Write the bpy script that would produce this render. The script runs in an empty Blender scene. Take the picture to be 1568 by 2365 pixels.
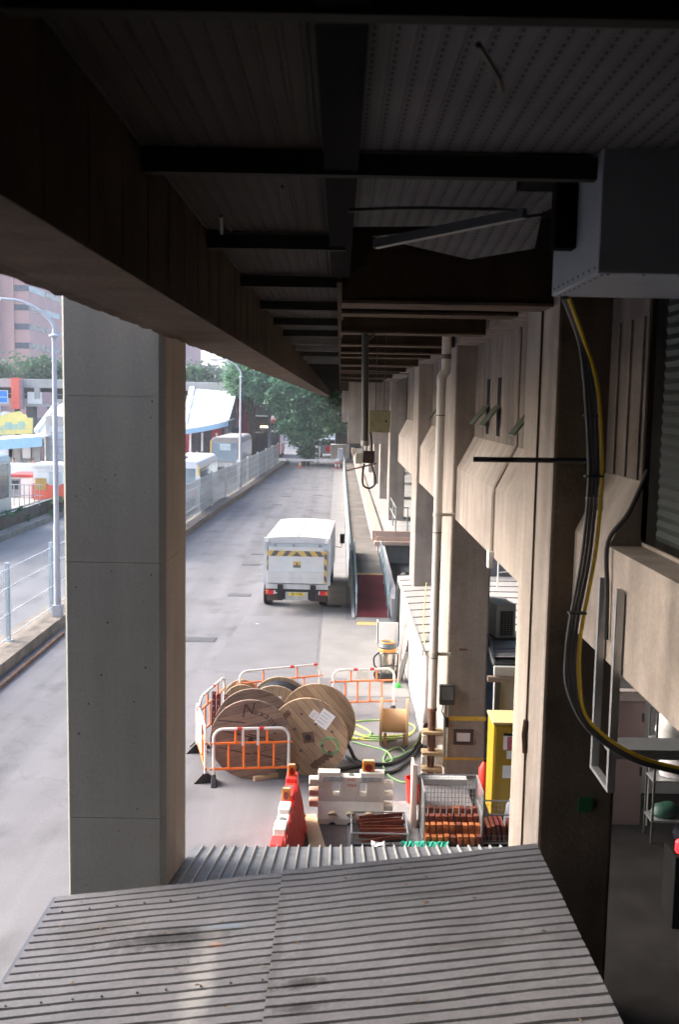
import bpy, bmesh, math, random
import numpy as np
from mathutils import Vector, Matrix, noise as mnoise
R = math.radians
random.seed(7)
S = bpy.context.scene
col = S.collection

# ------------------------------------------------------------------ camera, sky, sun, exposure
CAM_H = 6.8
FPX = 2287.0                      # focal length in pixels of a 1568 px wide view (35 mm lens on a 24 mm wide frame)
PITCH, ROLL, YAW = math.atan(252.5 / FPX), 0.018, -0.0015
cam_rot = Matrix.Rotation(YAW, 3, 'Z') @ Matrix.Rotation(math.pi / 2 - PITCH, 3, 'X') @ Matrix.Rotation(ROLL, 3, 'Z')
cd = bpy.data.cameras.new('camera')
cam = bpy.data.objects.new('camera', cd); col.objects.link(cam)
cam.location = (0, 0, CAM_H)
cam.rotation_euler = cam_rot.to_euler()
cd.sensor_fit = 'HORIZONTAL'; cd.sensor_width = 24; cd.lens = FPX / 1568 * 24
cd.clip_start = 0.05; cd.clip_end = 2000
cd.dof.use_dof = True; cd.dof.focus_distance = 18.0; cd.dof.aperture_fstop = 2.6
S.camera = cam

SUN_EL, SUN_AZ = R(33), R(-74)    # azimuth measured from +Y towards +X: light from the left, a little from the far end
w = bpy.data.worlds.new('World'); S.world = w; w.use_nodes = True
nt = w.node_tree
sky = nt.nodes.new('ShaderNodeTexSky'); sky.sky_type = 'NISHITA'; sky.sun_disc = False
sky.sun_elevation = SUN_EL; sky.sun_rotation = SUN_AZ
sky.air_density = 1.0; sky.dust_density = 4.5; sky.ozone_density = 1.5
bg = nt.nodes['Background']; bg.inputs[1].default_value = 0.15
nt.links.new(sky.outputs[0], bg.inputs[0])
sd = bpy.data.lights.new('sun', 'SUN'); sd.energy = 1.0; sd.angle = R(40); sd.color = (1.0, 0.98, 0.955)
so = bpy.data.objects.new('sun', sd); col.objects.link(so)
sdir = Vector((math.sin(SUN_AZ) * math.cos(SUN_EL), math.cos(SUN_AZ) * math.cos(SUN_EL), math.sin(SUN_EL)))
so.rotation_euler = sdir.to_track_quat('Z', 'Y').to_euler(); so.location = (-30, 20, 60)
S.view_settings.view_transform = 'Standard'; S.view_settings.look = 'None'
S.view_settings.exposure = 2.22; S.view_settings.gamma = 1.0
S.render.engine = 'CYCLES'
S.cycles.use_denoising = True
S.cycles.max_bounces = 8; S.cycles.diffuse_bounces = 5; S.cycles.transparent_max_bounces = 12
S.cycles.sample_clamp_indirect = 6.0

def at(px, py, X=None, Y=None, Z=None):
    """the point where the line of sight through a pixel of the 1568 px wide photograph meets a plane X, Y or Z"""
    r = cam_rot @ Vector(((px - 784) / FPX, (1182.5 - py) / FPX, -1))
    t = X / r.x if X is not None else Y / r.y if Y is not None else (Z - CAM_H) / r.z
    return Vector((r.x * t, r.y * t, CAM_H + r.z * t))

# ------------------------------------------------------------------ materials
MATS = {}
def N(nt, t, **k):
    n = nt.nodes.new(t)
    for a, b in k.items(): setattr(n, a, b)
    return n
def rgb(c, f=1.0): return (min(1, c[0] * f), min(1, c[1] * f), min(1, c[2] * f), 1)

def mat(name, c, rough=0.6, metal=0.0, var=0.15, scale=3.0, streak=0.0, fine=0.0, bump=0.0, c2=None, dirt=None, dirt_amt=0.5, dirt_scale=1.2, spec=0.4, coords='pos'):
    if name in MATS: return MATS[name]
    m = bpy.data.materials.new(name); m.use_nodes = True
    nt = m.node_tree; L = nt.links.new
    b = nt.nodes['Principled BSDF']
    b.inputs['Roughness'].default_value = rough; b.inputs['Metallic'].default_value = metal
    b.inputs['Specular IOR Level'].default_value = spec
    if coords == 'pos': P = N(nt, 'ShaderNodeNewGeometry').outputs['Position']
    else: P = N(nt, 'ShaderNodeTexCoord').outputs['Object']
    n1 = N(nt, 'ShaderNodeTexNoise'); n1.inputs['Scale'].default_value = scale; n1.inputs['Detail'].default_value = 6; n1.inputs['Roughness'].default_value = 0.6
    L(P, n1.inputs['Vector'])
    mix = N(nt, 'ShaderNodeMix', data_type='RGBA')
    rmp = N(nt, 'ShaderNodeMapRange'); rmp.inputs[1].default_value = 0.32; rmp.inputs[2].default_value = 0.68
    L(n1.outputs['Fac'], rmp.inputs[0]); L(rmp.outputs[0], mix.inputs['Factor'])
    if c2 is None:
        mix.inputs['A'].default_value = rgb(c, 1 - var); mix.inputs['B'].default_value = rgb(c, 1 + var)
    else:
        mix.inputs['A'].default_value = rgb(c); mix.inputs['B'].default_value = rgb(c2)
    out = mix.outputs['Result']
    def mult(fac_out, lo):
        nonlocal out
        mr = N(nt, 'ShaderNodeMapRange'); mr.inputs[1].default_value = 0.3; mr.inputs[2].default_value = 0.7
        mr.inputs[3].default_value = lo; mr.inputs[4].default_value = 1.0
        L(fac_out, mr.inputs[0])
        mm = N(nt, 'ShaderNodeMix', data_type='RGBA', blend_type='MULTIPLY'); mm.inputs['Factor'].default_value = 1
        L(out, mm.inputs['A']); L(mr.outputs[0], mm.inputs['B']); out = mm.outputs['Result']
    if streak:
        mp = N(nt, 'ShaderNodeMapping'); mp.inputs['Scale'].default_value = (2.6, 2.6, 0.22)
        L(P, mp.inputs['Vector'])
        n2 = N(nt, 'ShaderNodeTexNoise'); n2.inputs['Scale'].default_value = 1.6; n2.inputs['Detail'].default_value = 5
        L(mp.outputs[0], n2.inputs['Vector']); mult(n2.outputs['Fac'], 1 - streak)
    n3 = None
    if fine or bump:
        n3 = N(nt, 'ShaderNodeTexNoise'); n3.inputs['Scale'].default_value = 28; n3.inputs['Detail'].default_value = 4
        L(P, n3.inputs['Vector'])
    if fine: mult(n3.outputs['Fac'], 1 - fine)
    if dirt:
        n4 = N(nt, 'ShaderNodeTexNoise'); n4.inputs['Scale'].default_value = dirt_scale; n4.inputs['Detail'].default_value = 8; n4.inputs['Roughness'].default_value = 0.7
        L(P, n4.inputs['Vector'])
        mr = N(nt, 'ShaderNodeMapRange'); mr.inputs[1].default_value = 0.52; mr.inputs[2].default_value = 0.72; mr.inputs[4].default_value = dirt_amt
        L(n4.outputs['Fac'], mr.inputs[0])
        mm = N(nt, 'ShaderNodeMix', data_type='RGBA'); mm.inputs['B'].default_value = rgb(dirt)
        L(mr.outputs[0], mm.inputs['Factor']); L(out, mm.inputs['A']); out = mm.outputs['Result']
    L(out, b.inputs['Base Color'])
    if bump:
        bp = N(nt, 'ShaderNodeBump'); bp.inputs['Strength'].default_value = bump; bp.inputs['Distance'].default_value = 0.02
        L(n3.outputs['Fac'], bp.inputs['Height']); L(bp.outputs[0], b.inputs['Normal'])
    MATS[name] = m
    return m

def emit(name, c, e):
    if name in MATS: return MATS[name]
    m = bpy.data.materials.new(name); m.use_nodes = True
    b = m.node_tree.nodes['Principled BSDF']
    b.inputs['Base Color'].default_value = rgb(c); b.inputs['Emission Color'].default_value = rgb(c); b.inputs['Emission Strength'].default_value = e
    MATS[name] = m; return m

def see_through_mat(name, c, alpha, rough=0.5):
    m = mat(name, c, rough, var=0.1)
    m.node_tree.nodes['Principled BSDF'].inputs['Alpha'].default_value = alpha
    return m

# concrete and ground
CONC_SHADE = mat('shade darkened concrete', (0.13, 0.10, 0.075), 0.92, var=0.3, scale=1.3, streak=0.35, fine=0.2, bump=0.2, spec=.1)  # first column's front only: shade put into a darker concrete colour
CONC_UP = mat('dark streaked concrete', (0.235, 0.195, 0.17), 0.9, var=0.25, scale=0.9, streak=0.45, fine=0.2, bump=0.25, dirt=(0.07, 0.055, 0.045), dirt_amt=0.7, dirt_scale=1.3)  # darker streaked tone for upper walls and ledges
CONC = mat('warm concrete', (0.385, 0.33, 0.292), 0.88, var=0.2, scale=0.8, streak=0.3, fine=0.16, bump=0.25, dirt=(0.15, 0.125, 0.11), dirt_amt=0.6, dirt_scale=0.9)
CONC_DK = mat('stained and shaded brown concrete', (0.06, 0.042, 0.028), 0.95, spec=0.08, var=0.25, scale=2.2, streak=0.35, fine=0.2, bump=0.3)
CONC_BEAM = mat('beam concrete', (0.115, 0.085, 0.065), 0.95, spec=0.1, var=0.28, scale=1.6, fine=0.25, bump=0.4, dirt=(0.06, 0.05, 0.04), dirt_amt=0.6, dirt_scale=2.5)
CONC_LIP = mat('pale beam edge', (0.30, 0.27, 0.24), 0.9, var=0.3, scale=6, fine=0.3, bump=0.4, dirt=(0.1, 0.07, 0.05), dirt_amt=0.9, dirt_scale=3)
PAINT_GREY = mat('grey green painted concrete', (0.37, 0.38, 0.365), 0.75, var=0.07, scale=0.7, streak=0.16, fine=0.08, bump=0.15, dirt=(.2, .19, .17), dirt_amt=.3, dirt_scale=1.4)
CONC_FAR = mat('pale concrete', (0.40, 0.39, 0.375), 0.85, var=0.1, scale=0.6, streak=0.15)
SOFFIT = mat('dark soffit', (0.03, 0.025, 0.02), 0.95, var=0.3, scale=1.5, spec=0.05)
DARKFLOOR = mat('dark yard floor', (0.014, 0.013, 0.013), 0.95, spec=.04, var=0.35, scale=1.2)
PAVE = mat('pale pavement concrete', (0.235, 0.228, 0.226), 0.88, var=0.12, scale=1.0, fine=0.12, dirt=(0.2, 0.19, 0.18), dirt_amt=0.6, dirt_scale=0.9)
KERB = mat('weathered kerb stone', (0.25, 0.215, 0.18), 0.9, var=0.35, scale=2.5, fine=0.35, bump=0.6, dirt=(0.06, 0.055, 0.05), dirt_amt=0.8, dirt_scale=3)
GROUND = mat('far ground', (0.2, 0.2, 0.2), 0.9, var=0.2, scale=0.1)
PINK = mat('pink beige paint', (0.56, 0.40, 0.33), 0.7, var=0.08, streak=0.12)
WHITE = mat('white paint', (0.76, 0.75, 0.73), 0.5, var=0.04, streak=0.08)
WHITE_DIRTY = mat('dirty white paint', (0.48, 0.47, 0.44), 0.6, var=0.1, streak=0.25, dirt=(0.35, 0.29, 0.22), dirt_amt=0.5)
CREAM_PIPE = mat('cream pipe', (0.62, 0.58, 0.52), 0.45, var=0.05, streak=0.1)
RUST = mat('rusty iron', (0.16, 0.075, 0.045), 0.85, var=0.4, scale=9, fine=0.3, bump=0.4)
RED_OXIDE = mat('red oxide primer', (0.23, 0.062, 0.035), 0.7, var=0.35, scale=6, fine=0.3)
MAROON = mat('maroon primer', (0.17, 0.028, 0.03), 0.6, var=0.25, scale=5)
ORANGE_BRK = mat('orange primer steel', (0.50, 0.15, 0.045), 0.7, var=0.35, scale=7, fine=0.3)
STEEL = mat('galvanised steel', (0.42, 0.43, 0.44), 0.42, 0.75, var=0.12, scale=6)
STEEL_DK = mat('dark steel', (0.07, 0.07, 0.065), 0.55, 0.3, var=0.2)
PURLIN = mat('dark green brown steel channel', (0.022, 0.023, 0.02), 0.8, 0.0, var=0.2, spec=0.1)
BLACK = mat('black rubber', (0.018, 0.018, 0.02), 0.55, var=0.2)
BLACKCABLE = mat('black cable', (0.022, 0.023, 0.028), 0.45, var=0.15)
GREYCABLE = mat('grey cable sheath', (0.05, 0.052, 0.062), 0.45, var=0.15)
YELLOWCABLE = mat('yellow cable sheath', (0.62, 0.43, 0.02), 0.4, var=0.1)
EARTH = mat('green and yellow cable', (0.16, 0.48, 0.17), 0.5, scale=1.6, c2=(0.62, 0.60, 0.14))
DUCTBLUE = mat('blue grey steel', (0.34, 0.40, 0.47), 0.5, 0.1, var=0.06)
DUCTWHITE = mat('pale galvanised sheet', (0.50, 0.47, 0.46), 0.5, 0.1, var=0.06)
DUCTDARK = mat('dull steel sheet', (0.10, 0.11, 0.12), 0.6, 0.1, var=0.1)
ORANGE = mat('orange paint', (0.86, 0.20, 0.03), 0.45, var=0.08)
RED = mat('red plastic', (0.72, 0.045, 0.035), 0.45, var=0.1)
REDPAINT = mat('red paint', (0.55, 0.035, 0.03), 0.5, var=0.12)
BRIGHTRED = mat('coral red paint', (0.70, 0.13, 0.09), 0.6, var=0.06)
PLASTIC = mat('ivory plastic', (0.80, 0.765, 0.68), 0.5, var=0.06, scale=2, streak=0.1, dirt=(0.40, 0.31, 0.17), dirt_amt=0.45, dirt_scale=2.2)
PLASTIC_W = mat('white plastic', (0.72, 0.70, 0.66), 0.5, var=0.08, dirt=(0.4, 0.34, 0.27), dirt_amt=0.5)
AMBER = mat('amber plastic', (0.62, 0.22, 0.03), 0.35, var=0.1)
DARKRED = mat('dark red lens', (0.22, 0.008, 0.008), 0.25, var=0.1)
YELLOW = mat('yellow painted steel', (0.34, 0.215, 0.01), 0.5, var=0.08, scale=2, streak=0.12)
YELLOW_BAND = mat('yellow band paint', (0.62, 0.42, 0.05), 0.6, var=0.2, scale=5)
PAPER = mat('white paper', (0.74, 0.75, 0.78), 0.7, var=0.03)
INK = mat('dark ink', (0.05, 0.03, 0.03), 0.8, var=0.2)
REDINK = mat('red ink', (0.5, 0.04, 0.05), 0.8, var=0.1)
GREENINK = mat('green ink', (0.22, 0.42, 0.20), 0.8, var=0.2)
TRUCKWHITE = mat('truck white paint', (0.62, 0.62, 0.615), 0.4, var=0.05, scale=1.5, streak=0.12, dirt=(.4, .38, .35), dirt_amt=.25)
TRUCKGREY = mat('tail lift aluminium', (0.66, 0.67, 0.66), 0.45, 0.15, var=0.05)
GLASS = mat('dark glass', (0.03, 0.04, 0.05), 0.12, var=0.2, spec=0.6)
GLASSGREEN = mat('green tinted glass', (0.10, 0.17, 0.15), 0.12, var=0.25, spec=0.6)
GLASSPALE = mat('pale glass with painted reflection', (0.25, 0.30, 0.34), 0.1, var=0.25, scale=0.8, spec=0.7)  # pale tone stands for the reflection in the rear windows
LAMPRED = mat('red lamp lens', (0.62, 0.02, 0.03), 0.3, var=0.1)
LAMPORANGE = mat('orange lamp lens', (0.7, 0.16, 0.05), 0.3, var=0.1)
CARPET = mat('dark red carpet', (0.15, 0.017, 0.024), 0.95, var=0.25, scale=1.5, fine=0.25)
TAN = mat('tan tactile paving', (0.60, 0.40, 0.17), 0.8, var=0.12)
LBLUE = mat('light blue fascia', (0.36, 0.58, 0.74), 0.5, var=0.05)
SIGNBLUE = mat('blue sign', (0.03, 0.22, 0.62), 0.4, var=0.04)
BILLY = mat('yellow hoarding', (0.78, 0.66, 0.24), 0.6, var=0.06)
BILLB = mat('sky blue letters', (0.18, 0.52, 0.70), 0.6, var=0.05)
BROWNINK = mat('brown letters', (0.30, 0.22, 0.10), 0.7, var=0.05)
BRICKPINK = mat('pink brick cladding', (0.50, 0.29, 0.27), 0.85, var=0.06, scale=0.2)
BRICK_SHADOW = mat('shadow mauve brick', (0.40, 0.28, 0.33), 0.85, var=0.06, scale=0.2)  # the pier's purple shadow put into the brick colour
WINDOWDARK = mat('dark window band', (0.07, 0.08, 0.12), 0.2, var=0.2, scale=0.3)
WINDOWPALE = mat('blinded window band', (0.26, 0.32, 0.37), 0.3, var=0.3, scale=0.9)
TIMBER = mat('pale plywood', (0.60, 0.47, 0.30), 0.75, var=0.08, scale=3, fine=0.1)
GREENTARP = mat('green netting', (0.03, 0.36, 0.24), 0.7, var=0.2, scale=6)
BARK = mat('bark', (0.10, 0.075, 0.055), 0.95, var=0.3, scale=4, bump=0.5)
POLEGREY = mat('pale grey pole paint', (0.42, 0.43, 0.47), 0.5, var=0.05)
POSTWHITE = mat('white post paint', (0.70, 0.72, 0.74), 0.55, var=0.06)
POSTBLUE = mat('blue grey post paint', (0.40, 0.48, 0.53), 0.5, var=0.08)
RAILTEAL = mat('teal grey handrail', (0.30, 0.42, 0.45), 0.4, 0.3, var=0.1)
MESHPANEL = see_through_mat('fine wire mesh', (0.44, 0.53, 0.58), 0.82)
NEARMESH = see_through_mat('open wire mesh', (0.55, 0.63, 0.68), 0.16)
BASKETMESH = see_through_mat('basket wire mesh', (0.38, 0.37, 0.35), 0.30)
SKIN = mat('skin', (0.45, 0.28, 0.20), 0.6, var=0.05)
HAIR = mat('black hair', (0.015, 0.013, 0.012), 0.5, var=0.1)
SHIRTWHITE = mat('white shirt', (0.75, 0.75, 0.76), 0.8, var=0.05)
SHIRTPINK = mat('pink shirt', (0.62, 0.32, 0.30), 0.8, var=0.05)
SHIRTDARK = mat('dark jacket', (0.05, 0.05, 0.07), 0.8, var=0.1)
TROUSERS = mat('dark trousers', (0.035, 0.035, 0.05), 0.85, var=0.1)
OLIVEBOX = mat('stained yellow grey box paint', (0.30, 0.27, 0.15), 0.6, var=0.25, scale=6, dirt=(0.14, 0.09, 0.04), dirt_amt=0.5, dirt_scale=6)
DARKGREEN = mat('dark green shutter', (0.014, 0.02, 0.018), 0.6, var=0.15)
FLAP = mat('pale green window flap', (0.10, 0.12, 0.095), 0.4, var=0.1)
PINKDOOR = mat('beige pink door', (0.24, 0.175, 0.165), 0.6, var=0.05)
GREENTAG = mat('green sticker', (0.0, 0.07, 0.02), 0.6, var=0.1)
SACK = mat('grey blue sack', (0.25, 0.27, 0.33), 0.9, var=0.15)
CARDBOARD = mat('brown board', (0.34, 0.21, 0.13), 0.8, var=0.2)

def asphalt_mat(name, c):
    m = mat(name, c, 0.92, var=0.07, scale=0.5, fine=0.14, bump=0.12, dirt=tuple(x * .72 for x in c), dirt_amt=0.6, dirt_scale=0.35, spec=0.2)
    nt = m.node_tree; L = nt.links.new; b = nt.nodes['Principled BSDF']; src = b.inputs['Base Color'].links[0].from_socket
    P = N(nt, 'ShaderNodeNewGeometry').outputs['Position']
    def layer(src, sc, det, lo, hi, out_lo, scale=1.0, kind='noise'):
        mp = N(nt, 'ShaderNodeMapping'); mp.inputs['Scale'].default_value = sc; L(P, mp.inputs['Vector'])
        if kind == 'noise':
            n = N(nt, 'ShaderNodeTexNoise'); n.inputs['Scale'].default_value = scale; n.inputs['Detail'].default_value = det; o = n.outputs['Fac']; L(mp.outputs[0], n.inputs['Vector'])
        else:
            wq = N(nt, 'ShaderNodeTexNoise'); wq.inputs['Scale'].default_value = 1.3; wq.inputs['Detail'].default_value = 5; L(P, wq.inputs['Vector'])
            av = N(nt, 'ShaderNodeMix', data_type='VECTOR'); av.inputs['Factor'].default_value = 0.25; L(mp.outputs[0], av.inputs['A']); L(wq.outputs['Color'], av.inputs['B'])
            n = N(nt, 'ShaderNodeTexVoronoi', feature='DISTANCE_TO_EDGE'); n.inputs['Scale'].default_value = scale; o = n.outputs['Distance']; L(av.outputs['Result'], n.inputs['Vector'])
        r = N(nt, 'ShaderNodeMapRange'); r.inputs[1].default_value = lo; r.inputs[2].default_value = hi; r.inputs[3].default_value = out_lo; r.inputs[4].default_value = 1.0; L(o, r.inputs[0])
        x = N(nt, 'ShaderNodeMix', data_type='RGBA', blend_type='MULTIPLY'); x.inputs['Factor'].default_value = 1; L(src, x.inputs['A']); L(r.outputs[0], x.inputs['B']); return x.outputs['Result']
    src = layer(src, (1.1, 0.035, 1), 3, .35, .6, .80)          # wheel tracks along the road
    src = layer(src, (.9, .5, 1), 9, .32, .46, .74)            # oil and damp stains
    src = layer(src, (.16, .10, 1), 0, 0.0, .006, .88, 1.0, 'v') # long cracks
    L(src, b.inputs['Base Color']); return m
ROAD = asphalt_mat('road surface', (0.205, 0.202, 0.214))
ROAD2 = asphalt_mat('outer road surface', (0.20, 0.205, 0.22))
PATCH = mat('worn asphalt patch', (0.14, 0.14, 0.155), 0.92, var=0.12, scale=3, fine=0.2)

def wood_mat(name, c, c2, ang=0.0, plank=0.13):
    """drum flange: planks along local x turned by ang, in the flange's own x-z plane"""
    m = bpy.data.materials.new(name); m.use_nodes = True
    nt = m.node_tree; L = nt.links.new; b = nt.nodes['Principled BSDF']; b.inputs['Roughness'].default_value = 0.8
    tc = N(nt, 'ShaderNodeTexCoord'); mp = N(nt, 'ShaderNodeMapping'); mp.inputs['Rotation'].default_value = (0, ang, 0)
    L(tc.outputs['Object'], mp.inputs['Vector'])
    sx = N(nt, 'ShaderNodeSeparateXYZ'); L(mp.outputs[0], sx.inputs[0])
    dv = N(nt, 'ShaderNodeMath', operation='DIVIDE'); dv.inputs[1].default_value = plank; L(sx.outputs['Z'], dv.inputs[0])
    fl = N(nt, 'ShaderNodeMath', operation='FLOOR'); L(dv.outputs[0], fl.inputs[0])
    fr = N(nt, 'ShaderNodeMath', operation='FRACT'); L(dv.outputs[0], fr.inputs[0])
    wn = N(nt, 'ShaderNodeTexWhiteNoise', noise_dimensions='1D'); L(fl.outputs[0], wn.inputs['W'])
    mp2 = N(nt, 'ShaderNodeMapping'); mp2.inputs['Scale'].default_value = (1.2, 1, 14); L(mp.outputs[0], mp2.inputs['Vector'])
    gr = N(nt, 'ShaderNodeTexNoise'); gr.inputs['Scale'].default_value = 3; gr.inputs['Detail'].default_value = 6; L(mp2.outputs[0], gr.inputs['Vector'])
    big = N(nt, 'ShaderNodeTexNoise'); big.inputs['Scale'].default_value = 2.5; big.inputs['Detail'].default_value = 4; L(tc.outputs['Object'], big.inputs['Vector'])
    a1 = N(nt, 'ShaderNodeMath', operation='MULTIPLY_ADD'); a1.inputs[1].default_value = 0.45; L(wn.outputs['Value'], a1.inputs[0])
    a0 = N(nt, 'ShaderNodeMath', operation='MULTIPLY_ADD'); a0.inputs[1].default_value = 0.9; a0.inputs[2].default_value = -0.35; L(gr.outputs['Fac'], a0.inputs[0])
    L(a0.outputs[0], a1.inputs[2])
    a2 = N(nt, 'ShaderNodeMath', operation='MULTIPLY_ADD', use_clamp=True); a2.inputs[1].default_value = 1.1; L(big.outputs['Fac'], a2.inputs[0])
    s = N(nt, 'ShaderNodeMath', operation='SUBTRACT'); s.inputs[1].default_value = 0.45; L(a1.outputs[0], s.inputs[0]); L(s.outputs[0], a2.inputs[2])
    mx = N(nt, 'ShaderNodeMix', data_type='RGBA'); mx.inputs['A'].default_value = rgb(c2); mx.inputs['B'].default_value = rgb(c); L(a2.outputs[0], mx.inputs['Factor'])
    gp = N(nt, 'ShaderNodeMath', operation='LESS_THAN'); gp.inputs[1].default_value = 0.05; L(fr.outputs[0], gp.inputs[0])
    m2 = N(nt, 'ShaderNodeMix', data_type='RGBA'); m2.inputs['B'].default_value = rgb(c2, 0.35); L(gp.outputs[0], m2.inputs['Factor']); L(mx.outputs['Result'], m2.inputs['A'])
    L(m2.outputs['Result'], b.inputs['Base Color'])
    return m
WOOD_GREY = wood_mat('weathered drum planks', (0.335, 0.24, 0.18), (0.135, 0.09, 0.073), R(14))
WOOD_TAN = wood_mat('tan drum planks', (0.47, 0.335, 0.21), (0.22, 0.145, 0.095), R(-47))
WOOD_PALE = wood_mat('pale drum planks', (0.42, 0.31, 0.19), (0.27, 0.19, 0.12), R(80))
PLY = mat('drum plywood', (0.46, 0.29, 0.165), 0.6, var=0.1, scale=2, fine=0.08)

def perforated_mat(name, A, B):
    m = bpy.data.materials.new(name); m.use_nodes = True
    nt = m.node_tree; L = nt.links.new; b = nt.nodes['Principled BSDF']; b.inputs['Roughness'].default_value = 0.8; b.inputs['Specular IOR Level'].default_value = 0.08
    P = N(nt, 'ShaderNodeNewGeometry').outputs['Position']; sx = N(nt, 'ShaderNodeSeparateXYZ'); L(P, sx.inputs[0])
    def saw(o, per, th, off=0.0):
        d = N(nt, 'ShaderNodeMath', operation='MULTIPLY_ADD'); d.inputs[1].default_value = 1 / per; d.inputs[2].default_value = off; L(o, d.inputs[0])
        f = N(nt, 'ShaderNodeMath', operation='FRACT'); L(d.outputs[0], f.inputs[0])
        g = N(nt, 'ShaderNodeMath', operation='LESS_THAN'); g.inputs[1].default_value = th; L(f.outputs[0], g.inputs[0]); return g.outputs[0]
    def mul(a, c):
        k = N(nt, 'ShaderNodeMath', operation='MULTIPLY'); L(a, k.inputs[0]); L(c, k.inputs[1]); return k.outputs[0]
    slots = mul(saw(sx.outputs['Y'], 0.034, 0.34), saw(sx.outputs['X'], 0.085, 0.55, 0.2))
    dots = mul(saw(sx.outputs['Y'], 0.068, 0.5), saw(sx.outputs['X'], 0.085, 0.13, 0.93))
    ad = N(nt, 'ShaderNodeMath', operation='MULTIPLY_ADD', use_clamp=True); ad.inputs[1].default_value = 0.6; L(slots, ad.inputs[0]); L(dots, ad.inputs[2])
    nz = N(nt, 'ShaderNodeTexNoise'); nz.inputs['Scale'].default_value = 1.5; L(P, nz.inputs['Vector'])
    bm = N(nt, 'ShaderNodeMix', data_type='RGBA'); bm.inputs['A'].default_value = rgb(A); bm.inputs['B'].default_value = rgb(B); L(nz.outputs['Fac'], bm.inputs['Factor'])
    mx = N(nt, 'ShaderNodeMix', data_type='RGBA'); mx.inputs['B'].default_value = (0.02, 0.02, 0.02, 1); L(bm.outputs['Result'], mx.inputs['A']); L(ad.outputs[0], mx.inputs['Factor'])
    L(mx.outputs['Result'], b.inputs['Base Color'])
    return m
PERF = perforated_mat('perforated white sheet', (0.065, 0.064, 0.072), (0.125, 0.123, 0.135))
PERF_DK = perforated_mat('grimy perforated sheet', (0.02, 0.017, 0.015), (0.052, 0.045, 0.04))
def roof_mat(name, c, stains):
    """sheet metal with dirt and with stains of their own place and shape on the roof"""
    m = mat(name, c, 0.6, 0.0, var=0.13, scale=1.4, fine=0.2, dirt=tuple(x * .45 for x in c), dirt_amt=0.55, dirt_scale=2.0, spec=0.25)
    nt = m.node_tree; L = nt.links.new; b = nt.nodes['Principled BSDF']; src = b.inputs['Base Color'].links[0].from_socket
    P = N(nt, 'ShaderNodeNewGeometry').outputs['Position']
    nz = N(nt, 'ShaderNodeTexNoise'); nz.inputs['Scale'].default_value = 7; nz.inputs['Detail'].default_value = 8; nz.inputs['Roughness'].default_value = .75; L(P, nz.inputs['Vector'])
    for (cx, cy, rx, ry, sc, amt) in stains:
        mp = N(nt, 'ShaderNodeMapping'); mp.inputs['Location'].default_value = (-cx / rx, -cy / ry, 0); mp.inputs['Scale'].default_value = (1 / rx, 1 / ry, 0); L(P, mp.inputs['Vector'])
        ln = N(nt, 'ShaderNodeVectorMath', operation='LENGTH'); L(mp.outputs[0], ln.inputs[0])
        ad = N(nt, 'ShaderNodeMath', operation='MULTIPLY_ADD'); ad.inputs[1].default_value = 1.8; L(nz.outputs['Fac'], ad.inputs[0]); L(ln.outputs['Value'], ad.inputs[2])
        mr = N(nt, 'ShaderNodeMapRange', interpolation_type='SMOOTHSTEP'); mr.inputs[1].default_value = 1.75; mr.inputs[2].default_value = .95; mr.inputs[3].default_value = 0; mr.inputs[4].default_value = amt; L(ad.outputs[0], mr.inputs[0])
        mx = N(nt, 'ShaderNodeMix', data_type='RGBA'); mx.inputs['B'].default_value = rgb(sc); L(mr.outputs[0], mx.inputs['Factor']); L(src, mx.inputs['A']); src = mx.outputs['Result']
    L(src, b.inputs['Base Color']); return m
ROOF = roof_mat('weathered roof sheet', (0.115, 0.114, 0.126), [(-1.4, 8.0, 1.0, .26, (.016, .015, .016), .85), (-1.02, 7.2, .22, 1.5, (.27, .265, .26), .6), (-.90, 8.15, .30, .09, (.13, .19, .25), .55), (-.95, 7.83, .13, .08, (.28, .14, .07), .6),
   (-.20, 7.08, .3, .16, (.022, .02, .02), .85), (-.22, 6.75, .3, .12, (.022, .02, .02), .8), (.9, 8.3, 1.3, .10, (.05, .046, .046), .6), (-2.1, 8.3, .7, .5, (.06, .055, .055), .6), (1.2, 7.4, .9, .12, (.05, .046, .046), .5), (-.44, 7.6, .10, 1.6, (.05, .046, .045), .6)])
ROOF2 = mat('stained roof sheet', (0.15, 0.16, 0.175), 0.6, 0.0, var=0.15, scale=3, fine=0.25, dirt=(0.06, 0.06, 0.055), dirt_amt=0.85, dirt_scale=4)
ROOF_RIB = mat('bright roof rib', (0.26, 0.26, 0.265), 0.5, 0.2, var=0.1)
ROOF_STAIN = mat('burnt roof stain', (0.05, 0.048, 0.045), 0.8, var=0.4, scale=6)
ROOF_W = mat('white roof sheet', (0.40, 0.39, 0.39), 0.55, 0.1, var=0.08, fine=0.1)

def leaf_mat(name, c, c2):
    m = mat(name, c, 0.6, var=0.2, scale=.7, c2=c2, spec=0.25)
    nt = m.node_tree; b = nt.nodes['Principled BSDF']; src = b.inputs['Base Color'].links[0].from_socket
    tr = N(nt, 'ShaderNodeBsdfTranslucent'); mx = N(nt, 'ShaderNodeMixShader'); mx.inputs[0].default_value = .45
    nt.links.new(src, tr.inputs['Color']); nt.links.new(b.outputs[0], mx.inputs[1]); nt.links.new(tr.outputs[0], mx.inputs[2])
    nt.links.new(mx.outputs[0], nt.nodes['Material Output'].inputs['Surface'])
    return m
LEAF = leaf_mat('leaves', (0.05, 0.135, 0.10), (0.19, 0.35, 0.21))
LEAF2 = leaf_mat('bush leaves', (0.045, 0.12, 0.06), (0.12, 0.22, 0.12))

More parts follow.
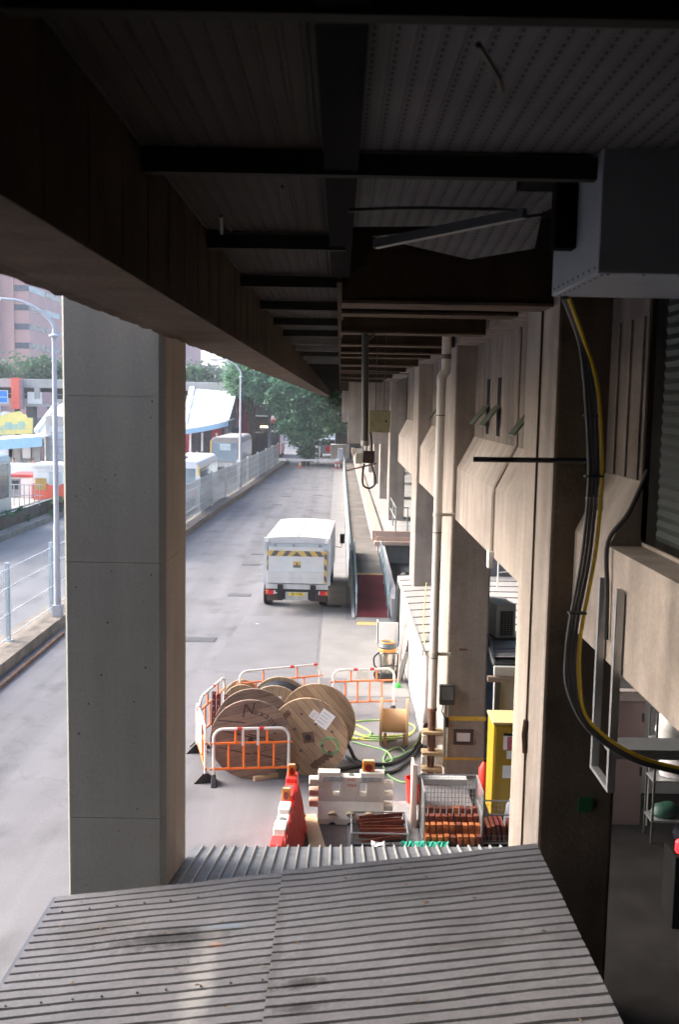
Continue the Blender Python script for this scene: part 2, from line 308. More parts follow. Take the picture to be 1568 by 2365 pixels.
# ------------------------------------------------------------------ mesh tools
class MB:
    def __init__(s): s.v = []; s.f = []; s.m = []; s.mi = 0; s.mats = []
    def use(s, mt):
        if mt not in s.mats: s.mats.append(mt)
        s.mi = s.mats.index(mt); return s
    def add(s, vs, fs):
        o = len(s.v); s.v += [tuple(p) for p in vs]
        for f in fs: s.f.append(tuple(i + o for i in f)); s.m.append(s.mi)
        return s
    def box(s, x0, x1, y0, y1, z0, z1, M=None):
        vs = [Vector(p) for p in ((x0, y0, z0), (x1, y0, z0), (x1, y1, z0), (x0, y1, z0), (x0, y0, z1), (x1, y0, z1), (x1, y1, z1), (x0, y1, z1))]
        if M: vs = [M @ p for p in vs]
        return s.add(vs, [(3, 2, 1, 0), (4, 5, 6, 7), (0, 1, 5, 4), (1, 2, 6, 5), (2, 3, 7, 6), (3, 0, 4, 7)])
    def prism(s, poly, axis, a, b, M=None):
        """poly in the two other axes (x,y,z order kept), extruded along axis from a to b"""
        def mk(p, t):
            q = list(p); q.insert({'x': 0, 'y': 1, 'z': 2}[axis], t); return Vector(q)
        n = len(poly); vs = [mk(p, a) for p in poly] + [mk(p, b) for p in poly]
        if M: vs = [M @ p for p in vs]
        fs = [tuple(range(n))[::-1], tuple(range(n, 2 * n))] + [(i, (i + 1) % n, n + (i + 1) % n, n + i) for i in range(n)]
        return s.add(vs, fs)
    def hexa(s, b4, t4):
        return s.add(list(b4) + list(t4), [(3, 2, 1, 0), (4, 5, 6, 7), (0, 1, 5, 4), (1, 2, 6, 5), (2, 3, 7, 6), (3, 0, 4, 7)])
    def tube(s, pts, r, n=8, rs=None, closed=False):
        pts = [Vector(p) for p in pts]; k = len(pts); vs = []; fs = []
        up = None
        for i, p in enumerate(pts):
            if closed: t = (pts[(i + 1) % k] - pts[i - 1])
            else: t = pts[min(i + 1, k - 1)] - pts[max(i - 1, 0)]
            t.normalize()
            if up is None: up = Vector((0, 0, 1)) if abs(t.z) < 0.9 else Vector((1, 0, 0))
            sx = t.cross(up)
            if sx.length < 1e-6: sx = t.orthogonal()
            sx.normalize(); up = sx.cross(t).normalized()
            rr = rs[i] if rs else r
            for j in range(n):
                a = 2 * math.pi * j / n; vs.append(p + (sx * math.cos(a) + up * math.sin(a)) * rr)
        m = k if closed else k - 1
        for i in range(m):
            for j in range(n):
                a, b = i * n + j, i * n + (j + 1) % n; c, d = ((i + 1) % k) * n + (j + 1) % n, ((i + 1) % k) * n + j
                fs.append((a, b, c, d))
        if not closed: fs += [tuple(range(n))[::-1], tuple(range((k - 1) * n, k * n))]
        return s.add(vs, fs)
    def cyl(s, p0, p1, r0, r1=None, n=16): return s.tube([p0, p1], r0, n, [r0, r0 if r1 is None else r1])
    def lathe(s, prof, n=24, M=None):
        """prof: (radius, height) pairs round local z"""
        k = len(prof); vs = []; fs = []
        for r, h in prof:
            for j in range(n):
                a = 2 * math.pi * j / n; vs.append(Vector((r * math.cos(a), r * math.sin(a), h)))
        if M: vs = [M @ p for p in vs]
        for i in range(k - 1):
            for j in range(n): fs.append((i * n + j, i * n + (j + 1) % n, (i + 1) * n + (j + 1) % n, (i + 1) * n + j))
        fs += [tuple(range(n))[::-1], tuple(range((k - 1) * n, k * n))]
        return s.add(vs, fs)
    def quad(s, *p): return s.add([Vector(q) for q in p], [tuple(range(len(p)))])
    def ribbed(s, p00, p10, p01, p11, pitch, prof, nu=2, rib=None, jitter=0.0):
        """sheet from p00-p10 (along the ribs) to p01-p11; prof: (fraction of the pitch, height, is-rib) points"""
        p00, p10, p01, p11 = map(Vector, (p00, p10, p01, p11))
        Lv = (p01 - p00).length; k = max(1, round(Lv / pitch)); nrm = (p10 - p00).cross(p01 - p00).normalized()
        if nrm.z < 0: nrm = -nrm
        ts = []
        for i in range(k):
            for fr, h, q in prof: ts.append(((i + fr) / k, h, q))
        ts.append((1.0, prof[0][1], prof[0][2]))
        base = s.mi; o = len(s.v)
        for (t, h, q) in ts:
            for j in range(nu):
                u = j / (nu - 1)
                p = (p00 * (1 - u) + p10 * u) * (1 - t) + (p01 * (1 - u) + p11 * u) * t
                if jitter: p = p + nrm * (mnoise.noise(p * 1.3) * .012 + mnoise.noise(Vector((p.x * 3, p.y * 9, 0))) * .005)
                s.v.append(tuple(p + nrm * (h + (random.uniform(-1, 1) * jitter))))
        for i in range(len(ts) - 1):
            for j in range(nu - 1):
                a = o + i * nu + j; s.f.append((a, a + 1, a + nu + 1, a + nu))
                s.m.append(rib if (rib is not None and ts[i][2]) else base)
        return s
    def build(s, name, mt=None, parent=None, smooth=False, bevel=0.0, loc=None, solid=0.0):
        me = bpy.data.meshes.new(name); me.from_pydata(s.v, [], s.f)
        if s.mats:
            for x in s.mats: me.materials.append(x)
            me.polygons.foreach_set('material_index', s.m)
        elif mt: me.materials.append(mt)
        bm = bmesh.new(); bm.from_mesh(me); bmesh.ops.recalc_face_normals(bm, faces=bm.faces); bm.to_mesh(me); bm.free()
        if smooth:
            me.polygons.foreach_set('use_smooth', [True] * len(me.polygons))
            try: me.set_sharp_from_angle(angle=R(40))
            except Exception: pass
        o = bpy.data.objects.new(name, me); col.objects.link(o)
        if parent: o.parent = parent
        if loc: o.location = loc
        if solid:
            q = o.modifiers.new('thickness', 'SOLIDIFY'); q.thickness = solid; q.offset = -1
        if bevel:
            q = o.modifiers.new('bevel', 'BEVEL'); q.width = bevel; q.segments = 2; q.limit_method = 'ANGLE'; q.angle_limit = R(40)
        return o

def tag(o, label=None, cat=None, group=None, kind=None):
    if label: o['label'] = label
    if cat: o['category'] = cat
    if group: o['group'] = group
    if kind: o['kind'] = kind
    return o
def thing(name, label, cat, loc=(0, 0, 0), rz=0.0, group=None):
    o = bpy.data.objects.new(name, None); col.objects.link(o)
    o.location = loc; o.rotation_euler = (0, 0, rz); o.empty_display_size = 0.2
    return tag(o, label, cat, group)
def children(o): return [c for c in bpy.data.objects if c.parent == o]
def copy_tree(o, parent=None):
    c = o.copy(); col.objects.link(c)
    if parent: c.parent = parent
    for ch in children(o): copy_tree(ch, c)
    return c
def struct(o): return tag(o, kind='structure')
def spline(pts, n=8, closed=False):
    pts = [Vector(p) for p in pts]; out = []; k = len(pts)
    rng = range(k if closed else k - 1)
    for i in rng:
        if closed: p0, p1, p2, p3 = pts[i - 1], pts[i], pts[(i + 1) % k], pts[(i + 2) % k]
        else: p0, p1, p2, p3 = pts[max(i - 1, 0)], pts[i], pts[i + 1], pts[min(i + 2, k - 1)]
        for j in range(n):
            t = j / n
            out.append(0.5 * ((2 * p1) + (p2 - p0) * t + (2 * p0 - 5 * p1 + 4 * p2 - p3) * t * t + (3 * p1 - p0 - 3 * p2 + p3) * t ** 3))
    if not closed: out.append(pts[-1])
    return out
def text(name, body, size, mt, parent, loc, rot=(0, 0, 0), shear=0.0, extrude=0.001, sx=1.0):
    c = bpy.data.curves.new(name, 'FONT'); c.body = body; c.size = size; c.align_x = 'CENTER'; c.align_y = 'CENTER'; c.extrude = extrude; c.shear = shear
    t = bpy.data.objects.new(name + '_curve', c); col.objects.link(t)
    bpy.context.view_layer.update()
    me = bpy.data.meshes.new_from_object(t.evaluated_get(bpy.context.evaluated_depsgraph_get()))
    bpy.data.objects.remove(t); bpy.data.curves.remove(c)
    me.materials.clear(); me.materials.append(mt); me.name = name
    o = bpy.data.objects.new(name, me); col.objects.link(o)
    if parent: o.parent = parent
    o.location = loc; o.rotation_euler = rot; o.scale = (sx, 1, 1)
    return o
# ------------------------------------------------------------------ ground, roads
m = MB(); m.quad((-700, -60, -0.06), (700, -60, -0.06), (700, 1400, -0.06), (-700, 1400, -0.06)); struct(m.build('ground', GROUND))
KERB_LINE = [(-7.80, -12), (-7.80, 22), (-7.82, 28), (-7.56, 49), (-7.27, 60), (-6.76, 72), (-5.78, 106), (-5.4, 109)]
def kerb_x(y):
    for (xa, ya), (xb, yb) in zip(KERB_LINE, KERB_LINE[1:]):
        if ya <= y <= yb: return xa + (xb - xa) * (y - ya) / (yb - ya)
    return KERB_LINE[-1][0]
m = MB()
for (xa, ya), (xb, yb) in zip(KERB_LINE, KERB_LINE[1:]): m.quad((xa - .3, ya, 0), (14, ya, 0), (14, yb, 0), (xb - .3, yb, 0))
m.quad((-40, 109, 0), (30, 109, 0), (30, 190, 0), (-40, 190, 0))
struct(m.build('road', ROAD))
m = MB(); m.quad((-60, -12, -0.004), (-8.05, -12, -0.004), (-5.6, 109, -0.004), (-60, 109, -0.004)); struct(m.build('outer_road', ROAD2))
m = MB(); m.quad((-0.42, 24, 0.004), (0.30, 24, 0.004), (0.52, 98, 0.004), (-0.46, 98, 0.004))
m.quad((0.30, 22.5, 0.008), (1.75, 22.5, 0.008), (1.75, 30.6, 0.008), (0.30, 30.6, 0.008))
struct(m.build('pavement', PAVE))
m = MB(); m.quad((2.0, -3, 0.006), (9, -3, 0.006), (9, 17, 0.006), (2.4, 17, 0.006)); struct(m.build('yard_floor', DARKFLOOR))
m = MB()
for pts in ([(-3.2, 24.5), (-0.5, 24.2), (-0.5, 31), (-2.9, 31)],):
    m.quad(*[(x, y, 0.005) for x, y in pts])
struct(m.build('resurfaced_road_patch', mat('resurfaced asphalt', (0.178, 0.176, 0.187), 0.9, var=0.1, scale=0.8, fine=0.15)))

# drain covers in the road
def drain(px, py, wx, wy):
    p = at(px, py, Z=0)
    o = thing('drain_cover', 'small dark drain cover set flush in the pale road', 'drain cover', (p.x, p.y, 0.006), 0, 'drain covers along the road')
    f = MB(); f.box(-wx / 2, wx / 2, -wy / 2, wy / 2, -0.02, 0.008); f.build('frame', PATCH, o)
    g = MB()
    k = int(wx / 0.09)
    for i in range(k):
        x = -wx / 2 + 0.05 + i * (wx - 0.1) / max(1, k - 1); g.box(x - .018, x + .018, -wy / 2 + .05, wy / 2 - .05, 0.009, 0.014)
    g.build('grating', STEEL_DK, o)
for a in [(460, 1477, .95, .55), (553, 1374, .8, .5), (580, 1304, .75, .45), (597, 1280, .6, .4), (640, 1166, .7, .45), (661, 1147, .7, .45), (735, 1144, .7, .45), (728, 1125, .6, .4), (767, 1400, .6, .35)]: drain(*a)
m = MB(); m.box(-.05, .05, -.02, .02, 0, .012); p = at(594, 1441, Z=0); tag(m.build('litter', PAPER, loc=(p.x, p.y, .003)), 'scrap of pale litter lying alone on the open road', 'litter')

# ------------------------------------------------------------------ kerb wall and fences
kw = thing('kerb_wall', 'low weathered stone kerb wall along the left side of the road', 'kerb wall')
m = MB(); g = MB()
for (xa, ya), (xb, yb) in zip(KERB_LINE, KERB_LINE[1:]):
    o1, o2 = (0.32 if ya < 40 else 0.0), (0.32 if yb < 40 else 0.0)
    m.hexa([(xa - o1 - .95, ya, -.05), (xa - o1, ya, -.05), (xb - o2, yb, -.05), (xb - o2 - .95, yb, -.05)], [(xa - o1 - .95, ya, .33), (xa - o1, ya, .33), (xb - o2, yb, .33), (xb - o2 - .95, yb, .33)])
    if yb < 40:
        g.hexa([(xa - .10, ya, -.05), (xa, ya, -.05), (xb, yb, -.05), (xb - .10, yb, -.05)], [(xa - .10, ya, .10), (xa, ya, .10), (xb, yb, .10), (xb - .10, yb, .10)])
m.build('wall', KERB, kw); g.build('gutter_edge', mat('rusty gutter edge', (0.16, 0.10, 0.07), 0.9, var=0.4, scale=5), kw)

def fence(label, ys, height, mesh_m, post_m, rails, pr):
    o = thing('wire_fence', label, 'fence')
    off = lambda y: (kerb_x(y) - (0.92 if y < 40 else 0.92 - 0.3 * min(1, (y - 40) / 12)), y)
    P = [off(y) for y in ys]
    for x, y in P:
        q = MB(); q.box(x - pr, x + pr, y - pr, y + pr, .33, .33 + height); q.box(x - .11, x + .11, y - .11, y + .11, .33, .35); q.build('post', post_m, o)
    for h in rails:
        q = MB()
        for a, b in zip(P, P[1:]): q.cyl((a[0] + pr, a[1], .33 + h), (b[0] + pr, b[1], .33 + h), .014, n=5)
        q.build('rail', POSTWHITE, o)
    q = MB()
    for a, b in zip(P, P[1:]): q.quad((a[0] + pr * .5, a[1], .38), (b[0] + pr * .5, b[1], .38), (b[0] + pr * .5, b[1], .33 + height - .12), (a[0] + pr * .5, a[1], .33 + height - .12))
    q.build('mesh_panel', mesh_m, o)
    return o
fence('blue grey post and wire fence on the kerb wall left of the big pillar', [14.5, 18.3, 22.1, 25.9, 29.8, 33.6, 37.4, 41.2], 2.1, NEARMESH, POSTBLUE, (0.12, .75, 1.45, 1.95), .05)
fence('pale wire mesh fence with white posts along the road beyond the big pillar', [42, 47, 52, 56.5, 61, 66.5, 72, 78, 85, 92, 98, 104.5], 2.15, MESHPANEL, POSTWHITE, (0.1, .55, 1.1, 1.6, 2.0), .065)

# ------------------------------------------------------------------ the raised building over the road
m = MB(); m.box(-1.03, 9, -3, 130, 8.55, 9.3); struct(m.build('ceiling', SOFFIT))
m = MB(); m.box(-24, 9, -3.4, -3, 0, 9.3); struct(m.build('rear_wall', SOFFIT))  # unseen wall added behind the camera to keep the ceiling dark
m = MB(); m.box(-30, -1.72, -16, 7.0, 9.32, 9.9); struct(m.build('sky_block_slab', SOFFIT))  # unseen slab, added and sized to hold sky light off the near zone
m = MB(); m.box(9, 9.3, -3.4, 19, 0, 9.3); m.box(9, 9.3, 34, 130, 0, 9.3); m.box(9, 9.3, 19, 34, 6.5, 9.3); struct(m.build('inner_wall', SOFFIT))  # unseen wall, its gap shaped to let side daylight onto the sheds
m = MB(); m.box(2.3, 2.5, -3, 5.6, 0, 4.7); struct(m.build('yard_light_block', SOFFIT))  # unseen wall added to keep light off the yard floor
m = MB(); m.box(-3, 4.2, -3, 1.5, 5.0, 5.2); struct(m.build('walkway_floor', SOFFIT))  # unseen floor under the camera, added to block light from below

eb = thing('edge_beam', 'long dark concrete beam slanting from the upper left into the distance', 'beam')
m = MB()
rnd = random.Random(3)
ys = [-3 + i * 0.14 for i in range(225)] + [28.5 + i * 2 for i in range(52)]
prof = []
for y in ys:
    j = 0.013 if y < 40 else 0.03
    prof.append((y, -1.70 + rnd.uniform(-j, j) * 1.2, 7.39 + rnd.uniform(-j, j) * .6))
vs = []; fs = []
for y, xl, zb in prof:
    vs += [(-1.70, y, 9.3), (-1.70, y, 7.47), (xl, y, 7.44), (-1.645 + rnd.uniform(-.012, .012), y, zb), (-1.56, y, 7.40), (-1.03, y, 7.40), (-1.03, y, 9.3)]
k = 7
for i in range(len(prof) - 1):
    for j in range(k - 1): fs.append((i * k + j, (i + 1) * k + j, (i + 1) * k + j + 1, i * k + j + 1))
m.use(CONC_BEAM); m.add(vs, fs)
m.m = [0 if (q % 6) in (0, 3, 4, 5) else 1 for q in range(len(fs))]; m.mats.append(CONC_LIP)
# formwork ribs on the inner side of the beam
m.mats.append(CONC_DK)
m.m = [2 if (q % 6) == 5 else v_ for q, v_ in enumerate(m.m)]  # inner side takes darker concrete, shade put into its colour
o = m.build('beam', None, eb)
m = MB()
for i in range(160):
    y = 0.4 + i * 0.62
    m.box(-1.03, -1.0275, y, y + .025, 7.42, 8.5)
m.build('formwork_ribs', CONC_DK, eb)

# transverse concrete beams of the right half
def crossbeam(y, z, dpt=.38, x0=0.0, x1=2.0, label=None):
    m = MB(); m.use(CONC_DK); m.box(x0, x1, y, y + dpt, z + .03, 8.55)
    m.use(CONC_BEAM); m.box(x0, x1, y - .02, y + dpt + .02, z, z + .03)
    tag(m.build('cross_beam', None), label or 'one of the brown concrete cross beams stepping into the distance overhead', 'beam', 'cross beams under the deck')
crossbeam(9.6, 7.74, .5, 0, 2.02, 'nearest brown concrete cross beam, above the first grooved column')
for i, y in enumerate([11.4, 13.9, 17.6, 19.4, 22.3, 25.8, 27.6, 30.5, 34.0, 38.5, 42.2, 46.5, 50.5, 55, 60.5, 67, 74, 82, 92, 104, 118]): crossbeam(y, 7.76 if i % 2 else 7.80)
# suspended ceiling: steel channels with perforated sheets between them
sc = thing('suspended_ceiling', 'dark steel channels holding perforated white sheets overhead', 'ceiling')
chan = [0.2, 3.1, 5.2, 7.7, 10.2, 12.7, 15.2, 17.7, 20.2, 22.7, 25.2, 27.7, 30.2, 33, 36, 39, 42, 46, 50, 55, 60, 66, 73, 81, 90, 100, 112]
for i, y in enumerate(chan):
    q = MB(); x1 = 1.95 if y < 6 else 0.02
    q.box(-1.03, x1, y, y + .012, 7.95, 8.06); q.box(-1.03, x1, y + .012, y + .07, 7.95, 7.962); q.box(-1.03, x1, y + .012, y + .07, 8.048, 8.06)
    q.build('steel_channel', PURLIN if i not in (8, 9, 11, 12) else mat('grey steel channel', (0.12, 0.12, 0.125), 0.8, 0, var=0.15, spec=.1), sc)
q = MB(); q.box(-.10, .07, -1, 9.55, 7.97, 8.02); q.box(-.03, .0, -1, 9.55, 8.02, 8.12); q.build('middle_beam', mat('near black steel', (.008, .008, .008), .95, spec=.03), sc)  # near black tone, darker than the steel channels
q = MB(); q.box(-.05, .03, 9.6, 120, 7.93, 7.99); q.build('middle_beam', CONC_DK, sc)
PR = [(0, 0, 0), (.12, 0, 0), (.2, .007, 0), (.85, .007, 0), (.93, 0, 0)]
SHEET_L = mat('grimy ceiling sheet', (0.055, 0.048, 0.043), 0.9, spec=.06, var=0.18, scale=3, fine=0.15, dirt=(0.08, 0.06, 0.045), dirt_amt=0.5)
for a, b in zip(chan, chan[1:]):
    q = MB(); q.ribbed((-1.03, a + .07, 8.07), (-1.03, b, 8.07), (-.06, a + .07, 8.07), (-.06, b, 8.07), .09, PR)
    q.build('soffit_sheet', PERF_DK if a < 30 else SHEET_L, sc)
for a, b in ((-2.5, .2), (.2, 3.1), (3.1, 5.2)):
    q = MB(); q.ribbed((.07, a + .07, 8.075), (.07, b, 8.075), (2.3, a + .07, 8.075), (2.3, b, 8.075), .085, [(0, 0, 0), (.1, .003, 0), (.9, .003, 0)]); q.build('perforated_sheet', PERF, sc)
q = MB(); q.ribbed((.07, 5.27, 8.075), (.07, 7.35, 8.06), (1.55, 5.27, 8.075), (1.2, 7.0, 8.03), .085, [(0, 0, 0), (.1, .003, 0), (.9, .003, 0)]); q.build('perforated_sheet', PERF, sc)
q = MB(); A = [at(860, 548, Y=7.6), at(1085, 600, Y=7.9), at(1235, 575, Y=7.3), at(1250, 500, Y=6.6)]
q.quad(*A); q.build('sagging_sheet', PERF, sc, solid=.004)
q = MB(); a, b = at(868, 575, Y=7.0), at(1212, 505, Y=6.3)
d = (b - a).normalized(); nrm = Vector((0, 0, 1)); sd2 = d.cross(nrm).normalized()
q.hexa([a - sd2 * .03, a + sd2 * .03, b + sd2 * .03, b - sd2 * .03], [a - sd2 * .03 + nrm * .06, a + sd2 * .03 + nrm * .06, b + sd2 * .03 + nrm * .06, b - sd2 * .03 + nrm * .06])
q.build('loose_strut', mat('blue grey strut', (0.09, 0.10, 0.115), 0.5, 0.2, var=0.1), sc)
# short hangers and scraps of wire under the sheets
for pts in ([at(1105, 105, Y=3.1), at(1132, 150, Y=3.3), at(1150, 180, Y=3.4), at(1158, 210, Y=3.5)], [at(805, 487, Y=5.9), at(950, 482, Y=5.95), at(1100, 484, Y=5.95), at(1195, 487, Y=5.9)], [at(652, 432, Y=5.4), at(655, 490, Y=5.6)], [at(510, 500, Y=6), at(512, 540, Y=6.4)]):
    q = MB(); q.tube(spline(pts, 5), .011, 6); q.build('hanging_wire', BLACK, sc)

# ledges above the wall
def ledge(y0, y1):
    m = MB(); m.box(2.0, 2.6, y0, y1, 7.83, 8.55); return m
for i in range(9):
    y0, y1 = 10.9 + 8.2 * i, 9.35 + 8.2 * (i + 1)
    tag(ledge(y0, y1).build('wall_ledge', CONC_UP, bevel=.01), ['pale concrete ledge under the ceiling between the first and second columns', 'pale concrete ledge under the ceiling between the second and third columns'][i] if i < 2 else 'one of the small far concrete ledges under the ceiling', 'ledge', 'ledges over the columns')

# columns: two halves with a groove between them
COL_Y = [9.35, 17.55, 25.75, 46, 56.5, 67, 78, 90, 102]
col_labels = ['nearest grooved concrete column, at the back right corner of the corrugated roof', 'concrete column with yellow bands and a white pipe running down it',
              'concrete column behind the white downpipe, in the middle of the row', 'nearest concrete column standing on the raised platform, beside the grey railing', 'second concrete column standing on the raised platform']
def column(i, y):
    z0 = 0.0 if y < 42 else 1.375
    o = thing('concrete_column', col_labels[i] if i < 5 else 'far concrete column at the end of the platform row', 'column', (2.02 if y < 40 else 2.34, y, z0), 0, 'grooved columns on the right')
    H = 8.55 - z0
    m = MB(); m.box(0, .74, 0, .755, 0, H); fh = m.build('front_half', CONC, o, bevel=.035)
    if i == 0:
        fh.data.materials.append(CONC_SHADE)
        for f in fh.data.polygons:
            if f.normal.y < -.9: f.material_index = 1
    m = MB(); m.box(.02, .72, .755, .785, 0, H); m.build('groove', CONC_DK, o)
    m = MB(); m.box(0, .74, .785, 1.55, 0, H); m.build('rear_half', CONC, o, bevel=.035)
    return o
COLS = [column(i, y) for i, y in enumerate(COL_Y)]
# drip conduit on the first column's face
m = MB(); m.tube([(2.005, 10.03, 7.8), (2.005, 10.03, 0.2)], .012, 6); m.tube([(2.0, 10.02, 3.55), (1.985, 10.02, 3.4), (2.0, 10.02, 3.2)], .03, 6)
m.build('conduit', CONC_DK, COLS[0]).matrix_parent_inverse = Matrix.Translation((-2.02, -9.35, 0))

# wall panels between the columns: upper wall, sloping shoulder, vertical apron
def spandrel(y0, y1, xf, xw, label, z0=4.76, windows=(), top=7.83):
    o = thing('spandrel_wall', label, 'wall', (xf, y0, z0), 0, 'sloping wall panels between columns')
    L = y1 - y0; a, b = xw - xf, 0
    m = MB(); m.prism([(0, 0), (0, .93), (a, 1.49), (a + .25, 1.49), (a + .25, .0)], 'y', 0, L); m.build('apron', CONC, o, bevel=.012)
    m = MB(); m.box(a, a + .25, 0, L, 1.493, top - z0); m.build('upper_wall', CONC_UP, o)
    for wy, wz, wl in windows:
        f = MB(); f.box(a - .006, a + .01, wy - .15, wy + .15, wz - .42 - z0, wz + .45 - z0); f.build('window', mat('window slot shade', (.012, .012, .012), .8, spec=.1), o)  # black panel standing in for the dark of a recessed opening
        fl = MB(); fl.use(FLAP)
        A = [(a - .01, wy - wl / 2, wz - z0 + .03), (a - .01, wy + wl / 2, wz - z0 + .03), (a - .25, wy + wl / 2, wz - z0 - .27), (a - .25, wy - wl / 2, wz - z0 - .27)]
        fl.hexa(A, [(x - .012, y, z + .012) for x, y, z in A])
        fl.build('window_flap', None, o)
    return o
spandrel(10.95, 17.55, 2.10, 2.38, 'sloping concrete wall panel with three tilted window flaps, between the first two columns', windows=((5.05, 6.76, .5), (3.95, 6.76, .5), (1.35, 6.70, .42)))
spandrel(19.1, 25.75, 2.10, 2.38, 'sloping concrete wall panel seen behind the white downpipe', windows=((4.6, 6.72, .4),))
spandrel(27.3, 35.2, 2.10, 2.38, 'small sloping concrete wall panel with a dark slit, third along the row', windows=((3.0, 5.9, .3),))
for i in range(3, 8): spandrel(COL_Y[i] + 1.55, COL_Y[i + 1], 2.5, 2.7, 'far concrete wall panel above the platform')
sp = spandrel(1.0, 9.35, 2.26, 2.52, 'nearest sloping concrete wall panel behind the hanging cables, at the right edge', z0=4.70)
for c in children(sp): bpy.data.objects.remove(c)
m = MB(); m.box(0, .30, 0, 7.2, 0, .95); m.prism([(0, 0), (0, .93), (.26, 1.49), (.5, 1.49), (.5, .0)], 'y', 7.2, 8.35); m.build('apron', CONC, sp)
m = MB(); m.box(.26, .5, 7.22, 8.35, 1.493, 3.1); m.build('upper_wall', CONC_UP, sp)
m = MB(); m.use(CONC_UP)
for k in range(3): m.box(.24, .26, 7.3 + k * .36, 7.48 + k * .36, 1.5, 2.85)
m.build('wall_rib', None, sp)
m = MB(); m.box(.28, .30, 1.0, 7.2, .955, .985); m.build('ledge_lip', CONC, sp)
VOID_BLACK = mat('void black board', (.012, .011, .01), .9, var=.3, spec=.05)
m = MB(); m.box(2.57, 2.60, 2.0, 8.18, 5.66, 8.5); tag(m.build('void_panel', VOID_BLACK), 'black panel added for the unlit void above the ledge at the right edge', 'wall')  # black panel in place of an unlit void behind the ledge
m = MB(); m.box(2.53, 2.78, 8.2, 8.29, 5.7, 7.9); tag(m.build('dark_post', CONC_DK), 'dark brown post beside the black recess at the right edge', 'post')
# ribbed dark shutter at the far right
m = MB(); m.ribbed((2.555, 7.85, 5.75), (2.555, 5.0, 5.75), (2.555, 7.85, 7.8), (2.555, 5.0, 7.8), .085, [(0, 0, 0), (.5, .014, 0)])
tag(m.build('roller_shutter', DARKGREEN, solid=.01), 'dark green ribbed shutter at the right edge under the duct', 'shutter')
# conduits on the wall between the first two columns
m = MB()
p = [(2.36, 13.2, 7.83), (2.36, 13.2, 6.27), (2.10, 13.2, 5.72), (2.08, 13.2, 5.6), (2.08, 13.2, 4.85)]
m.tube(p, .016, 6); m.tube([(q[0] - .005, q[1] + .07, q[2]) for q in p], .014, 6)
tag(m.build('conduit', mat('conduit grey', (0.30, 0.25, 0.21), 0.6, var=0.2)), 'thin bent conduit running down the sloping wall between the first two columns', 'conduit')
m = MB(); m.box(2.03, 2.10, 13.15, 13.32, 4.62, 4.85); tag(m.build('conduit_end_cap', WHITE, bevel=.01), 'small white cap at the lower end of the bent conduit', 'cap')
m = MB(); m.cyl((2.37, 12.0, 7.8), (2.37, 12.0, 6.75), .013, n=6); tag(m.build('thin_wall_pipe', mat('conduit grey', ()), ), 'straight thin pipe above the rightmost window flap', 'pipe')

# downstand walls at the far end
for (a, b, y, x1, lab) in (((806, 868), (903, 1026), 47.6, 2.3, 'grey stained concrete wall hanging under the deck near the far end'), ((790, 925), (806, 975), 85, .77, 'smaller grey concrete wall panel farthest under the deck')):
    p0, p1 = at(*a, Y=y), at(*b, Y=y); m = MB(); m.box(p0.x, max(x1, p1.x), y, y + .8, p1.z, 8.55)
    tag(m.build('hanging_wall', CONC), lab, 'wall')
m = MB(); m.box(1.9, 9, 126, 127, 0, 8.55); struct(m.build('end_wall', SOFFIT))

# ------------------------------------------------------------------ big painted pillar
PX0, PX1, PY0, PY1 = -2.625, -1.655, 9.42, 10.75
PILLAR_SIDE = mat('bounce lit beige concrete', (0.40, 0.345, 0.295), 0.85, var=.12, scale=1.0, streak=.15, fine=.1)  # warm bounce light put into the beige of the pillar's side
pl = thing('concrete_pillar', 'massive grey green painted square pillar rising left of the road', 'pillar', ((PX0 + PX1) / 2, (PY0 + PY1) / 2, 0))
hx, hy = (PX1 - PX0) / 2, (PY1 - PY0) / 2
zc = [0, at(270, 1890, Y=9.4).z, at(270, 1300, Y=9.4).z, at(405, 918, Y=9.6).z, 10.5]
for i, (za, zb) in enumerate(zip(zc, zc[1:])):
    m = MB(); c = .06; r = .0022
    for (s, e, d) in ((za + r, zb - r, 0),):
        m.prism([(-hx, -hy + .02), (-hx + .02, -hy), (hx - c, -hy), (hx, -hy + c), (hx, hy - c), (hx - c, hy), (-hx, hy)], 'z', s, e)
    o = m.build('pour', PAINT_GREY, pl); o.data.materials.append(PILLAR_SIDE)
    for f in o.data.polygons:
        if f.normal.x > .9: f.material_index = 1
m = MB(); m.box(-hx + .03, hx - .05, -hy + .05, hy - .05, 0, 10.4); m.build('core', PAINT_GREY, pl)
m = MB(); m.use(CONC_DK)
rr = random.Random(11)
for i in range(40):
    x, z, s = rr.uniform(-hx + .05, hx - .12), rr.uniform(1.9, 6.8), rr.uniform(.002, .008)
    m.box(x - s, x + s, -hy - .002, -hy + .004, z - s * rr.uniform(.6, 1.5), z + s)
m.build('pock_marks', None, pl)
